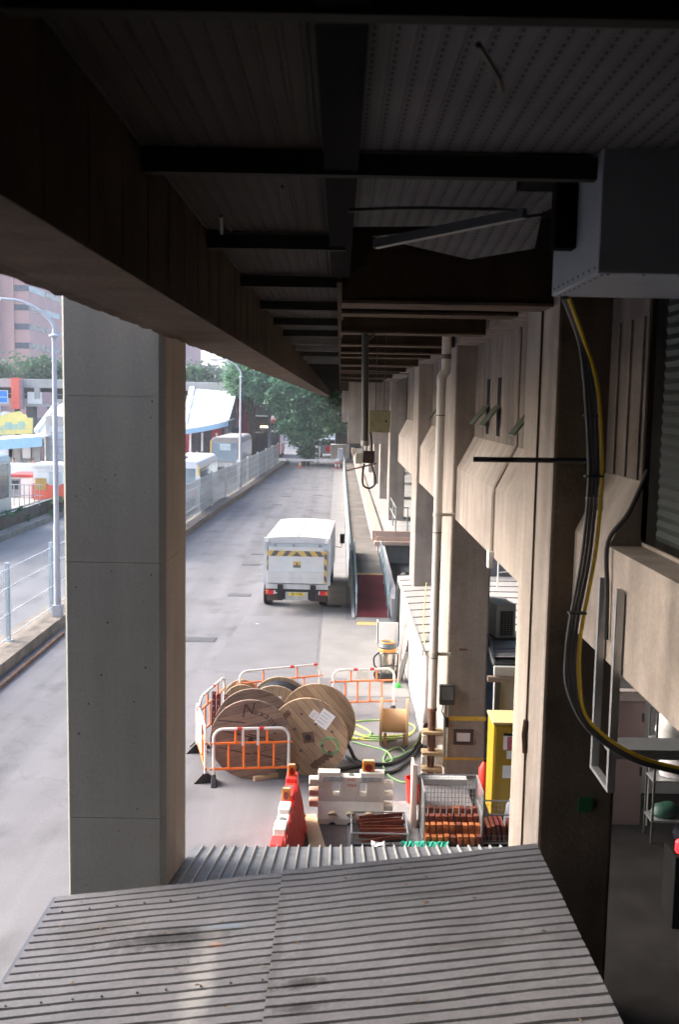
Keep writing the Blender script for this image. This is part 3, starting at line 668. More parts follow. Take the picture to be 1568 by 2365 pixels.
# ------------------------------------------------------------------ corrugated roofs in the foreground
NR = thing('corrugated_roof', 'near weathered corrugated metal roof filling the bottom of the view, ribs running across', 'roof')
def rz(x, y): return 2.012 + (x + 2.64) * .1275 + (9.1 - y) * .032
PROF = [(0, 0, 0), (.10, 0, 0), (.19, .022, 0), (.91, .022, 0)]
def sheet(x0, x1, y0, y1, dz):
    q = MB(); q.use(ROOF)
    q.ribbed((x0, y0, rz(x0, y0) + dz), (x1, y0, rz(x1, y0) + dz), (x0, y1, rz(x0, y1) + dz), (x1, y1, rz(x1, y1) + dz), .127, PROF, nu=24, jitter=.0012)
    return q.build('roof_sheet', None, NR)
sheet(-2.64, -.40, 3.2, 9.08, 0.0); sheet(-.47, 1.965, 3.2, 9.10, .012)
q = MB(); q.hexa([(-2.68, 3.2, rz(-2.68, 3.2) - .10), (-2.63, 3.2, rz(-2.63, 3.2) - .10), (-2.63, 9.08, rz(-2.63, 9.08) - .10), (-2.68, 9.08, rz(-2.68, 9.08) - .10)],
               [(-2.68, 3.2, rz(-2.68, 3.2) + .012), (-2.63, 3.2, rz(-2.63, 3.2) + .012), (-2.63, 9.08, rz(-2.63, 9.08) + .012), (-2.68, 9.08, rz(-2.68, 9.08) + .012)])
q.build('edge_trim', mat('dark blue grey trim', (0.06, 0.065, 0.09), 0.6, var=0.2), NR)
q = MB(); rr = random.Random(5)
for y0 in (8.82, 7.3, 5.8):
    y = 3.2 + (round((y0 - 3.2) / .127) - .45) * .127
    for k in range(18):
        x = -2.5 + k * .25 + rr.uniform(-.02, .02); q.cyl((x, y, rz(x, y) + .02), (x, y, rz(x, y) + .031), .009, n=6)
q.build('roof_screws', STEEL_DK, NR)
LEAFLIT = mat('dead leaf', (.10, .06, .03), .9, var=.3)
q = MB()
for k in range(34):
    x, y = rr.uniform(-2.5, 1.8), rr.uniform(6.2, 9.0); a = rr.uniform(0, 6.3); s_ = rr.uniform(.012, .03); z = rz(x, y) + .04
    c_, n_ = math.cos(a) * s_, math.sin(a) * s_
    q.quad((x - c_, y - n_, z), (x + n_ * .5, y - c_ * .5, z + .006), (x + c_, y + n_, z), (x - n_ * .5, y + c_ * .5, z + .004))
o = q.build('leaf_litter', LEAFLIT); tag(o, 'dry leaf scraps scattered on the near corrugated roof', 'leaf litter', kind='stuff')
for (x, y) in ((-2.4, 8.6), (1.8, 8.6), (-2.4, 3.6), (1.8, 3.6)):
    q = MB(); q.box(x - .04, x + .04, y - .04, y + .04, 0, rz(x, y) - .03); q.build('post', STEEL_DK, NR)
for y in (4.2, 5.8, 7.4, 8.9):
    q = MB(); q.hexa([(-2.6, y, rz(-2.6, y) - .1), (1.93, y, rz(1.93, y) - .1), (1.93, y + .05, rz(1.93, y) - .1), (-2.6, y + .05, rz(-2.6, y) - .1)], [(-2.6, y, rz(-2.6, y) - .02), (1.93, y, rz(1.93, y) - .02), (1.93, y + .05, rz(1.93, y) - .02), (-2.6, y + .05, rz(-2.6, y) - .02)])
    q.build('purlin', STEEL_DK, NR)
R2 = thing('stained_roof', 'smaller stained metal roof strip just behind the corrugated roof, ribs running away', 'roof')
q = MB(); q.use(ROOF2); q.mats.append(ROOF_RIB)
q.ribbed((-1.64, 9.12, 2.06), (-1.64, 11.25, 1.535), (2.01, 9.12, 2.10), (2.01, 11.25, 1.60), .128, [(0, 0, 0), (.78, 0, 1), (.84, .028, 1), (.94, .028, 1)], nu=6, rib=1)
q.build('roof_sheet', None, R2)
q = MB(); q.box(-1.6, 1.95, 10.9, 10.95, 1.42, 1.52); q.build('purlin', STEEL_DK, R2)
for x in (-1.55, 1.9):
    q = MB(); q.box(x - .035, x + .035, 10.9, 10.97, 0, 1.5); q.build('post', STEEL_DK, R2)
# ------------------------------------------------------------------ far building, bushes, trees
B = thing('brick_building', 'large pink brick building with dark window bands far behind the footbridge', 'building', (-60, 193, 0))
zs = [at(73, y, Y=193).z for y in (836, 793, 749, 704)]
step = (zs[3] - zs[0]) / 3; hb = 1.15 * step * .27
m = MB(); m.prism([(0, 0), (-4, 265), (-45, 265), (-45, 0)], 'z', 0, 75); m.build('wall', BRICKPINK, B)
m = MB(); m.box(-45, -5.2, -2.2, 0, 0, 75); m.build('pier', BRICK_SHADOW, B)
m = MB(); m.box(-5.2, -2.7, -.7, 0, 0, 75); m.build('pier', BRICKPINK, B)
for k in range(-3, 14):
    z = zs[0] + k * step
    q = MB(); q.box(-2.7, .02, -.06, .05, z - hb, z); q.build('window_band', WINDOWDARK, B)
    n = 24
    for j in range(n):
        a, b = 265 * j / n + .3, 265 * (j + 1) / n - .1
        q = MB(); x0, x1 = -4 * a / 265 + .06, -4 * b / 265 + .06
        if k > 6: continue
        q.quad((x0, a, z - hb), (x1, b, z - hb), (x1, b, z), (x0, a, z))
        if j < 12 or k in (0, 1, 2): q.build('window_band', WINDOWPALE if (j + k * 5) % 4 == 0 else WINDOWDARK, B)

def foliage(name, blobs, mt, parent, size, seed, up=0.35):
    rs = np.random.RandomState(seed); V = []; 
    for (cx, cy, cz, rx, ry, rz_, n) in blobs:
        ncl = max(6, n // 45)
        d = rs.normal(size=(ncl, 3)); d /= np.linalg.norm(d, axis=1)[:, None]
        rad = rs.uniform(.45, 1.05, ncl)[:, None]
        cl = np.array([cx, cy, cz]) + d * rad * np.array([rx, ry, rz_])
        idx = rs.randint(0, ncl, n); sp = rs.uniform(.10, .30, ncl)[idx][:, None] * np.array([rx, ry, rz_])
        V.append(cl[idx] + rs.normal(size=(n, 3)) * sp)
    C = np.concatenate(V); n = len(C)
    a = rs.normal(size=(n, 3)); a[:, 2] *= .6; a /= np.linalg.norm(a, axis=1)[:, None]
    b = np.cross(a, rs.normal(size=(n, 3))); b /= np.linalg.norm(b, axis=1)[:, None]
    s = rs.uniform(.6, 1.3, n)[:, None] * size
    P = np.stack([C - a * s, C + b * s * .55 , C + a * s, C - b * s * .55], 1).reshape(-1, 3)
    me = bpy.data.meshes.new(name); me.from_pydata(P.tolist(), [], np.arange(4 * n).reshape(n, 4).tolist()); me.materials.append(mt)
    o = bpy.data.objects.new(name, me); col.objects.link(o); o.parent = parent; return o
def tree(label, base, blobs, mt, size, seed, trunk_h, r, limbs=(), name='tree', group=None):
    o = thing(name, label, 'tree' if name == 'tree' else 'bush', base, 0, group)
    bx, by, bz = base; L = [(a - bx, b - by, c - bz, *e) for a, b, c, *e in blobs]
    m = MB(); m.tube(spline([(0, 0, 0), (.15, 0, trunk_h * .4), (0, .1, trunk_h * .75), (.1, 0, trunk_h)], 4), r, 8, [r * (1.25 - .7 * i / 12) for i in range(13)])
    for (x, y, z, *_e) in L: m.tube(spline([(0, 0, trunk_h * .55), (x * .5, y * .5, (trunk_h * .55 + z) * .55), (x, y, z)], 4), r * .4, 5, [r * .5 * (1 - .09 * i) for i in range(9)])
    m.build('trunk', BARK, o); foliage('crown', L, mt, o, size, seed); return o
def bl(px, py, Y, rx, rz_, n, ry=None):
    p = at(px, py, Y=Y); return (p.x, Y, p.z, rx, ry or rx, rz_, n)
tree('large dark green tree behind the barrier gate, drooping almost to the road', (-3.6, 107, 0),
     [bl(700, 905, 107, 3.0, 2.4, 3200), bl(665, 945, 106.5, 1.8, 1.6, 1500), bl(725, 950, 107, 2.7, 2.2, 2800), bl(690, 985, 106.5, 2.4, 1.5, 2200), bl(705, 1010, 106, 1.9, 1.2, 1500), bl(712, 1038, 106, 1.0, 1.0, 800), bl(770, 935, 116, 1.6, 2.0, 1500), bl(765, 985, 116, 1.4, 1.2, 900), bl(660, 975, 106, 1.2, 1.0, 700), bl(640, 905, 106.5, 2.0, 1.5, 1500)], LEAF, .22, 1, 7, .35)
tree('bushy green tree overhanging the white stair roof of the footbridge', (-9.6, 108, 0),
     [bl(548, 872, 108, 1.9, 1.6, 1500), bl(590, 880, 108, 2.2, 2.0, 2200), bl(575, 905, 108, 1.6, 1.2, 1300), bl(620, 885, 109, 2.0, 1.8, 1500), bl(610, 915, 108, 1.4, 1.0, 900), bl(560, 848, 109, 1.6, 1.4, 900), bl(610, 850, 110, 2.2, 1.4, 1000)], LEAF, .21, 2, 7, .3)
for i, (px, py, rx, rz_, lab) in enumerate([(35, 850, 4.6, 2.1, 'wide green bush above the footbridge roof, left of the lamp post'), (112, 852, 3.0, 1.9, 'dark green bush above the footbridge roof, right behind the lamp post'), (448, 862, 2.8, 1.6, 'green bush above the footbridge, just right of the big pillar'), (492, 868, 2.2, 1.7, 'pale grey green bush between the big pillar and the tree')]):
    p = at(px, py, Y=150)
    tree(lab, (p.x, 150, 0), [(p.x, 150, p.z - .4, rx, 2, rz_, 1500), (p.x + rx * .5, 150, p.z - .9, rx * .5, 2, rz_ * .7, 500), (p.x - rx * .55, 150, p.z - .8, rx * .5, 2, rz_ * .7, 500), (p.x, 150, p.z - 3, rx * 1.1, 2, 2, 700)], LEAF2 if i != 3 else mat('pale leaves', (0.12, 0.18, 0.13), 0.7, var=.2, c2=(0.26, 0.3, 0.25)), .30, 20 + i, max(3, p.z - 3), .25, name='bush')

# ------------------------------------------------------------------ people
def person(label, loc, rzv, top, bottom, pose=0, h=1.68, group='people waiting around the bus station', hat=None):
    o_me = bpy.data.meshes.new('person'); k = h / 1.7
    J = [(0, 0, .93), (0, 0, 1.18), (0, 0, 1.40), (0, -.01, 1.50), (0, -.02, 1.60), (0, -.015, 1.69)]
    rad = [(.15, .11), (.145, .105), (.16, .10), (.055, .055), (.085, .10), (.06, .07)]
    E = [(i, i + 1) for i in range(5)]
    st = .10 if pose == 1 else .0
    for sgn in (-1, 1):
        a = len(J); s1 = st * sgn
        J += [(.09 * sgn, 0, .86), (.10 * sgn, -s1 * 1.2, .48), (.10 * sgn, s1 * .4 - s1, .08), (.10 * sgn, -.12 - s1 * .6, .03)]
        rad += [(.085, .09), (.058, .06), (.04, .045), (.04, .035)]
        E += [(0, a), (a, a + 1), (a + 1, a + 2), (a + 2, a + 3)]
        a = len(J); up = pose == 2
        J += [(.17 * sgn, 0, 1.38), (.22 * sgn, .02 if not up else -.06, 1.12), (.21 * sgn, -.05 + st * sgn if not up else -.26, .88 if not up else 1.16), (.20 * sgn, -.08 + st * sgn if not up else -.34, .79 if not up else 1.24)]
        rad += [(.06, .06), (.045, .045), (.034, .034), (.03, .04)]
        E += [(2, a), (a, a + 1), (a + 1, a + 2), (a + 2, a + 3)]
    o_me.from_pydata([(x * k, y * k, z * k) for x, y, z in J], E, [])
    tmp = bpy.data.objects.new('tmp_figure', o_me); col.objects.link(tmp)
    sm = tmp.modifiers.new('s', 'SKIN'); tmp.modifiers.new('u', 'SUBSURF').levels = 1
    for i, vv in enumerate(o_me.skin_vertices[0].data):
        vv.radius = (rad[i][0] * k, rad[i][1] * k); vv.use_root = (i == 0)
    bpy.context.view_layer.update()
    me = bpy.data.meshes.new_from_object(tmp.evaluated_get(bpy.context.evaluated_depsgraph_get()))
    bpy.data.objects.remove(tmp); me.name = 'person'
    me.materials.clear()
    for mm in (SKIN, top, bottom, BLACK): me.materials.append(mm)
    for p in me.polygons:
        c = p.center / k; r = abs(c.x)
        if c.z > 1.44: i = 0
        elif c.z < .10: i = 3
        elif r > .17 and c.z < 1.14 and c.z > .6: i = 0
        elif c.z > .92: i = 1
        else: i = 2
        p.material_index = i; p.use_smooth = True
    o = bpy.data.objects.new('person', me); col.objects.link(o); o.location = loc; o.rotation_euler = (0, 0, rzv)
    tag(o, label, 'person', group)
    q = MB(); q.lathe([(.0, .155 * k), (.06 * k, .148 * k), (.095 * k, .10 * k), (.10 * k, .04 * k), (.093 * k, .0)], 12, Matrix.Translation((0, .012 * k, 1.60 * k)) @ Matrix.Rotation(R(-18), 4, 'X'))
    q.build('hair', hat or HAIR, o, smooth=True)
    return o

# ------------------------------------------------------------------ footbridge, stair roof, canopies
FB = thing('footbridge', 'pale concrete covered footbridge crossing behind the bus station', 'footbridge', (-27, 110, 0))
def fbx(px): return at(px, 900, Y=110).x + 27
xa, xb = -40, fbx(560)
m = MB(); m.box(xa, xb, 0, 4.5, 7.80, 8.75); m.build('roof', CONC_FAR, FB, bevel=.05)
m = MB(); m.box(xa, xb, .2, .4, 6.0, 6.62); m.box(xa, xb, .2, 4.3, 5.75, 6.0); m.build('parapet', CONC_FAR, FB)
m = MB(); m.cyl((xa, .25, 7.1), (xb, .25, 7.1), .04, n=6); m.build('handrail', STEEL, FB)
m = MB(); m.box(xa, xb, 4.1, 4.3, 6.0, 7.8); m.build('far_glazing', mat('far glazing', (0.08, 0.13, 0.14), 0.3, var=.4, scale=.5), FB)
for px in (-60, 85, 442, 500):
    q = MB(); x = fbx(px); q.box(x - .28, x + .28, .0, .5, 6.6, 7.82); q.build('column', CONC_FAR, FB)
q = MB(); q.box(fbx(62), fbx(96), .15, .22, 6.05, 7.35); q.build('pale_panel', WHITE, FB)
q = MB(); q.box(fbx(97), fbx(118), .15, .22, 6.05, 7.35); q.build('mauve_panel', mat('mauve panel', (.32, .22, .25), .6), FB)
for px in (-30, 60, 150, 300, 520):
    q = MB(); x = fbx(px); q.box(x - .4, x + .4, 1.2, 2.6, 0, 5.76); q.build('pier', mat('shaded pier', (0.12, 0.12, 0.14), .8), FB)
xb2, xc = fbx(566), fbx(735)
m = MB(); m.box(xb2, xc, .0, 3.5, 5.2, 6.15); m.build('open_deck', mat('grey bridge concrete', (0.22, 0.24, 0.24), .8, var=.15, streak=.2), FB, bevel=.04)
m = MB(); m.box(xb2 + .1, xc - .1, .1, .14, 6.15, 6.5)
for k in range(14): m.cyl((xb2 + .1 + k * (xc - xb2 - .2) / 13, .12, 6.15), (xb2 + .1 + k * (xc - xb2 - .2) / 13, .12, 7.05), .025, n=5)
m.cyl((xb2, .12, 7.05), (xc, .12, 7.05), .035, n=6); m.build('railing', STEEL, FB)
p = at(38, 908, Y=109.4)
RP = thing('red_sign_pillar', 'tall coral red rectangular pillar standing across the footbridge at the far left', 'sign pillar', (p.x, 109, 0))
m = MB(); m.box(-.45, .45, 0, .9, at(38, 945, Y=109).z, at(38, 873, Y=109).z); m.build('panel', BRIGHTRED, RP)
m = MB(); m.box(.45, .7, .1, .9, at(38, 945, Y=109).z, at(38, 876, Y=109).z); m.build('return', mat('mauve panel', ()), RP)
m = MB(); m.box(-.15, .35, .3, .6, 0, at(38, 945, Y=109).z); m.build('pole', STEEL_DK, RP)
a, b = at(-8, 931, Y=108), at(18, 902, Y=108)
BS = thing('blue_sign', 'blue rectangular road sign with a white line at the left edge', 'sign', ((a.x + b.x) / 2, 108, a.z))
hw, hh = (b.x - a.x) / 2, b.z - a.z
m = MB(); m.box(-hw, hw, -.05, .05, 0, hh); m.build('border', WHITE, BS)
m = MB(); m.box(-hw + .05, hw - .06, -.06, -.045, .05, hh * .45); m.box(-hw + .05, hw - .06, -.06, -.045, hh * .49, hh - .06); m.build('panel', SIGNBLUE, BS)
m = MB(); m.cyl((-.3, .1, -a.z), (-.3, .1, 0), .08, n=8); m.build('pole', POLEGREY, BS)

SR = thing('stair_roof', 'long white sloping stair roof coming down from the footbridge', 'roof', (-14, 100, 0))
def rel(o, p): return p - o.location
q4 = [rel(SR, at(*a)) if False else None for a in ()]
T0, T1, B1, B0 = at(446, 889, Y=111.5), at(545, 897, Y=111.5), at(523, 972, Y=98.5), at(424, 984, Y=98.5)
m = MB(); v = [rel(SR, p) for p in (T0, T1, B1, B0)]
m.hexa([p - Vector((0, 0, .35)) for p in v], v); m.build('roof_slab', WHITE, SR)
m = MB()
for e0, e1 in ((v[0], v[3]), (v[1], v[2])):
    for k in range(3):
        a, b = e0.lerp(e1, k / 3 + .02), e0.lerp(e1, (k + 1) / 3 - .02); u = Vector((0, 0, .28)); s = Vector((.28, 0, 0))
        m.hexa([a - s, a + s, b + s, b - s], [a - s + u, a + s + u, b + s + u, b - s + u])
m.build('raised_edge', WHITE, SR)
m = MB(); A, D = v[1], v[2]
m.add([A + Vector((.1, 0, -.3)), D + Vector((.1, 0, -.3)), D + Vector((.1, 0, -3.6)), A + Vector((.1, 0, -4.2)), A + Vector((-.2, 0, -.3)), D + Vector((-.2, 0, -.3)), D + Vector((-.2, 0, -3.6)), A + Vector((-.2, 0, -4.2))], [(0, 1, 2, 3), (4, 7, 6, 5), (0, 4, 5, 1), (1, 5, 6, 2), (2, 6, 7, 3), (3, 7, 4, 0)])
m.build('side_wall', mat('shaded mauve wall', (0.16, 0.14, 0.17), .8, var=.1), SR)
a, b = at(548, 985, Y=110), at(582, 915, Y=110); m = MB(); m.box(a.x, b.x, 109.6, 110.2, 0, b.z); RW = m.build('red_wall', mat('dark red cladding', (0.30, 0.03, 0.045), .6, var=.1)); tag(RW, 'dark red wall panel beside the stair roof, behind the second lamp post', 'wall panel')
q = MB(); q.box(at(576, 940, Y=109.5).x, at(584, 940, Y=109.5).x, 109.5, 109.59, at(576, 948, Y=109.5).z, at(576, 930, Y=109.5).z); q.build('white_notice', PAPER, RW)

TAUPE = mat('taupe column', (0.36, 0.33, 0.31), .7)
def canopy(label, pts, th, dp, roofm, cols):
    o = thing('bus_canopy', label, 'canopy', (pts[0].x, pts[0].y, 0)); L = [p - o.location for p in pts]
    m = MB(); n = len(L); bk = [p + Vector((0, dp, .12)) for p in L]
    m.add(L + bk, [(i, i + 1, n + i + 1, n + i) for i in range(n - 1)])
    m.build('roof', roofm, o, solid=.1)
    m = MB(); lo = [p - Vector((0, 0, th)) for p in L]; f2 = [p + Vector((0, .12, 0)) for p in L]; f3 = [p + Vector((0, .12, 0)) for p in lo]
    f0 = [p + Vector((0, 0, -.02)) for p in L]
    m.add(f0 + lo + f2 + f3, [(i, i + 1, n + i + 1, n + i) for i in range(n - 1)] + [(n + i, n + i + 1, 3 * n + i + 1, 3 * n + i) for i in range(n - 1)])
    m.build('fascia', LBLUE, o)
    for x, y in cols:
        m = MB(); m.cyl((x, y, 0), (x, y, L[0].z - .1), .16, n=10); m.build('column', mat('taupe column', (0.36, 0.33, 0.31), .7), o)
    return o
cr = canopy('white canopy with a light blue edge at the foot of the stair roof', [at(395, 992, Y=95.5), at(428, 990, Y=96), at(470, 984, Y=96.5), at(505, 977, Y=97), at(527, 971, Y=98.4)], .55, 6, WHITE, [])
for px in (440, 467, 500):
    q = MB(); x = at(px, 1040, Y=98).x - cr.location.x; q.cyl((x, 2.5, 0), (x, 2.5, 3.6), .1, n=8); q.build('column', POSTWHITE, cr)
cl = canopy('long white canopy with a light blue edge at the far left', [at(-60, 1019, Y=69), at(0, 1015, Y=69.5), at(97, 1008, Y=70)], .72, 7, WHITE, [])
for px in (45, 90):
    q = MB(); x = at(px, 1050, Y=71.5).x - cl.location.x; q.box(x - .28, x + .28, 1.8, 2.3, .9, 3.7); q.build('column', mat('taupe column', ()), cl)
# station platform, its retaining wall and hedge strip
m = MB(); m.box(-60, -17.0, 46, 100, -.05, .9); m.box(-17.0, -10.6, 78, 108, -.05, .25); struct(m.build('station_platform', mat('station paving', (0.30, 0.29, 0.28), .9, var=.15)))
LW = thing('retaining_wall', 'dark mossy low wall edging the bus station at the far left', 'wall', (-16.6, 40, 0))
m = MB(); m.box(-.4, .1, -10, 44, 0, .98); m.build('wall', mat('dark mossy concrete', (0.07, 0.068, 0.06), .95, var=.5, scale=1.5, fine=.3), LW)
m = MB(); m.box(.1, .75, -10, 44, 0, .28); m.build('gutter_step', mat('grey step', (.15, .155, .145), .9, var=.3, scale=2), LW)
m = MB(); m.tube([(.06, -8, 1.0), (.06, 17, 1.0), (-.25, 18.2, 1.0), (-.6, 18.6, 1.0)], .03, 6); m.build('edge_rail', POSTWHITE, LW)
gt = thing('grass_strip', 'tufts of green weeds along the low wall at the far left', 'grass', (-16, 45, 0)); gt['kind'] = 'stuff'
rs = random.Random(4)
foliage('weeds', [(-.35 + rs.uniform(-.2, .5), rs.uniform(-4, 14), rs.choice([.3, 1.0, .35]) , .25, .6, .18, 160) for _ in range(16)], LEAF2, gt, .07, 44)

# under the canopies: dark back walls, posters
a, b = at(430, 1065, Y=104), at(530, 985, Y=104)
m = MB(); m.box(a.x - 6, b.x + 1.0, 104, 104.3, 0, 4.0); sb = m.build('shelter_back_wall', mat('shelter wall', (0.045, 0.035, 0.05), .7, var=.3)); tag(sb, 'dark wall in the shade under the canopy beyond the big pillar', 'wall')
for px, w_ in ((433, .9), (500, 1.0)):
    q = MB(); x = at(px, 1030, Y=103.9).x; q.box(x - w_ / 2, x + w_ / 2, 103.9, 103.99, 0, 3.9); q.build('red_panel', mat('dark red cladding', ()), sb)
a, b = at(-40, 1080, Y=76), at(100, 1035, Y=76)
m = MB(); m.box(a.x - 6, b.x, 76, 76.3, .9, 3.6); sb2 = m.build('shelter_back_wall', mat('grey green shelter wall', (.22, .28, .28), .6, var=.15)); tag(sb2, 'grey green shelter wall with posters under the canopy at the far left', 'wall')
for i, (px, py, c, w_, h_) in enumerate(((10, 1044, PAPER, 1.6, .8), (30, 1044, mat('pink poster', (.6, .28, .3), .6), .7, .8), (62, 1045, PAPER, 1.2, .9), (76, 1048, REDPAINT, .35, 1.0), (88, 1047, mat('pink poster', ()), .7, 1.2))):
    p = at(px, py, Y=75.9); q = MB(); q.box(p.x - w_ / 2, p.x + w_ / 2, 75.93, 75.99, p.z - h_ / 2, p.z + h_ / 2); q.build('poster', c, sb2)
# grey louvred service block behind the lamp post
a, b = at(106, 1070, Y=72), at(150, 962, Y=72)
SBk = thing('service_block', 'pale grey panelled service block behind the near lamp post', 'building', (a.x, 72, .9))
m = MB(); m.box(0, b.x - a.x + 1.2, 0, 4, 0, b.z - .9); m.build('wall', CONC_FAR, SBk)
for k in range(5):
    z = at(120, 985 + k * 16, Y=72).z - .9; q = MB(); q.box(.3, b.x - a.x, -.05, .02, z - .42, z); q.build('louvre', mat('grey louvre', (.42, .47, .5), .5), SBk)
# white sloping roof behind the hoarding
v = [at(82, 1000, Y=84), at(128, 938, Y=96), at(150, 930, Y=96), at(150, 1000, Y=84)]
SR2 = thing('stair_roof', 'white sloping stair roof partly hidden behind the near lamp post', 'roof', (v[0].x, 84, 0)); v = [p - SR2.location for p in v]
m = MB(); m.hexa([p - Vector((0, 0, .4)) for p in v], v); m.build('roof_slab', WHITE, SR2)
m = MB(); m.hexa([v[0] + Vector((-.15, 0, 0)), v[0] + Vector((.25, 0, 0)), v[1] + Vector((.25, 0, 0)), v[1] + Vector((-.15, 0, 0))], [v[0] + Vector((-.15, 0, .3)), v[0] + Vector((.25, 0, .3)), v[1] + Vector((.25, 0, .3)), v[1] + Vector((-.15, 0, .3))]); m.build('raised_edge', WHITE, SR2)

# yellow advertising hoarding
def S2(x, y): return at((x / 12.0615) / 1.59439, (1500 + y / 12.0615) / 1.59439, Y=80)
HB = thing('advertising_hoarding', 'yellow cloud shaped hoarding with sky blue characters at the left edge', 'hoarding', (S2(700, 1200).x, 80, S2(700, 1200).z))
pts = [(-700, 1230), (-700, 700), (-250, 560), (0, 420), (250, 300), (560, 240), (850, 170), (930, 230), (990, 310), (1110, 310), (1170, 430), (1170, 470), (1430, 480), (1420, 1180)]
m = MB(); m.prism([((S2(*p) - HB.location).x, (S2(*p) - HB.location).z) for p in pts], 'y', 0, .25); m.build('board', BILLY, HB)
def sgn(ch, x, y, size, mt):
    p = S2(x, y) - HB.location; text('lettering', ch, size, mt, HB, (p.x, -.012, p.z), (R(90), 0, 0), extrude=.006)
s1 = (S2(1100, 600).x - S2(800, 600).x)
sgn('優', 380, 860, s1 * 1.25, BILLB); sgn('享', 670, 900, s1 * .95, BILLB); sgn('受', 960, 850, s1 * 1.3, BILLB); sgn('輕', 60, 1000, s1 * 1.1, mat('pale blue letters', (.4, .58, .58), .6))
pts = [(20, 260), (120, 180), (300, 190), (520, 250), (300, 300), (0, 420)]
m = MB(); m.prism([((S2(*p) - HB.location).x, (S2(*p) - HB.location).z) for p in pts], 'y', -.03, -.005); m.build('pale_cloud', mat('pale cloud paint', (.7, .68, .6), .6), HB)
m = MB()
for k in (-1.5, 1.2):
    m.box(k - .08, k + .08, .26, .4, -HB.location.z + .9, .5)
m.build('support_post', STEEL_DK, HB)

# kiosks at the station entrance
def booth(label, px0, px1, pyb, pyt, Y, band, roofw, door=False):
    a, b = at(px0, pyb, Y=Y), at(px1, pyt, Y=Y); Wd = b.x - a.x; H_ = b.z - .9
    o = thing('kiosk', label, 'kiosk', (a.x, Y, .9))
    m = MB(); m.box(0, Wd, 0, 2.2, 0, H_); m.build('wall', WHITE, o)
    m = MB(); m.box(-.12, Wd + .12, -.12, 2.3, H_, H_ + .18); m.build('roof', roofw, o, bevel=.02)
    if band: m = MB(); m.box(-.01, Wd + .01, -.012, 2.21, 0, band); m.build('red_base', mat('coral base paint', (.72, .13, .08), .6, var=.08), o)
    if door:
        m = MB(); m.box(.05, Wd * .5, -.02, .0, .0, H_ * .93); m.build('door', mat('grey door', (.25, .25, .25), .5), o)
        m = MB(); m.box(.12, Wd * .42, -.035, -.02, H_ * .42, H_ * .85); m.build('window', GLASS, o)
        m = MB(); m.box(Wd + .0, Wd + .02, .5, 1.4, H_ * .3, H_ * .85); m.build('window', GLASS, o)
    else:
        m = MB(); m.box(.9, 1.6, -.03, -.0, H_ * .46, H_ * .86); m.build('window', mat('pale window', (.45, .5, .52), .2), o)
        m = MB(); m.box(.12, .75, -.04, -.012, H_ * .30, H_ * .66); m.build('notice_board', mat('ochre board', (.45, .28, .08), .7), o)
    return o
booth('small white kiosk with a red roof edge beside the bus at the far left', 24, 72, 1150, 1103, 58, 0, mat('dull red roof edge', (.45, .07, .07), .6), True)
booth('larger white kiosk with a coral red base behind the near lamp post', 78, 152, 1168, 1080, 57, .95, WHITE)
p = at(20, 1090, Y=63); q = MB(); q.box(p.x - .3, p.x + 1.7, 63, 64.4, .9, at(20, 1072, Y=63).z); q.build
v1 = tag(q.build('white_cabinet', WHITE, bevel=.08), 'white rounded cabinet standing behind the small kiosk with the red roof edge', 'cabinet')
o = thing('metal_railing', 'thin grey railing in front of the coral based kiosk', 'railing', (-18.9, 54, .9))
for k in range(9):
    q = MB(); q.cyl((.3 + k * .28, 0, 0), (.3 + k * .28, 0, 1.15), .03, n=5); q.build('post', STEEL, o)
q = MB(); q.cyl((0, 0, 1.13), (2.7, 0, 1.13), .03, n=5); q.cyl((0, 0, .55), (2.7, 0, .55), .025, n=5); q.build('rail', STEEL, o)

# ------------------------------------------------------------------ buses
def bus(label, x, y, z, L, Wd, H_, body, trim, glassm, group=None, rz0=0, cut=.55):
    o = thing('bus', label, 'bus', (x, y, z), rz0, group); h = Wd / 2
    pr = [(-h, .35), (h, .35), (h, H_ - .35), (h - .12, H_ - .1), (h - .35, H_), (-h + .35, H_), (-h + .12, H_ - .1), (-h, H_ - .35)]
    m = MB(); m.prism(pr, 'y', 0, L); m.build('body', body, o, bevel=.06)
    m = MB(); m.box(-h + .18, h - .18, -.03, .01, 1.55, H_ - .45); m.build('rear_window', glassm, o, bevel=.02)
    m = MB(); m.box(h - .01, h + .02, .4, L - .5, 1.6, H_ - .5); m.build('side_window', GLASS, o)
    m = MB(); m.box(-h - .02, -h + .01, .4, L - .5, 1.6, H_ - .5); m.build('side_window', GLASS, o)
    for s_ in (-1, 1): m = MB(); m.box(s_ * h - .06, s_ * h + .06, -.04, .03, .5, H_ - .3); m.build('corner_trim', trim, o)
    m = MB(); m.box(-h + .2, h - .2, -.05, .0, .5, 1.0); m.build('bumper', STEEL_DK, o)
    for s_ in (-1, 1):
        q = MB(); q.box(s_ * (h - .28) - .1, s_ * (h - .28) + .1, -.05, .0, 1.05, 1.35); q.build('tail_light', LAMPRED, o)
        for yy in (2.0, L - 2.2):
            q = MB(); q.cyl((s_ * (h - .3), yy, .48), (s_ * (h + .01), yy, .48), .48, n=20); q.build('wheel', BLACK, o)
    return o
b = bus('tan bus seen from behind beyond the fence, with yellow corner trim', -9.65, 84, .15, 11.5, 2.45, 3.55, mat('tan bus paint', (.30, .27, .25), .5, var=.1), mat('yellow trim', (.75, .52, .16), .5), GLASSPALE)
q = MB(); q.box(-.45, .45, -.05, -.031, 2.45, 3.0); q.build('pale_screen', mat('pale screen', (.5, .58, .58), .4), b)
q = MB(); q.box(-.6, .6, -.06, -.0, 1.1, 1.4); q.build('number_panel', mat('pale panel', (.45, .45, .43), .5), b)
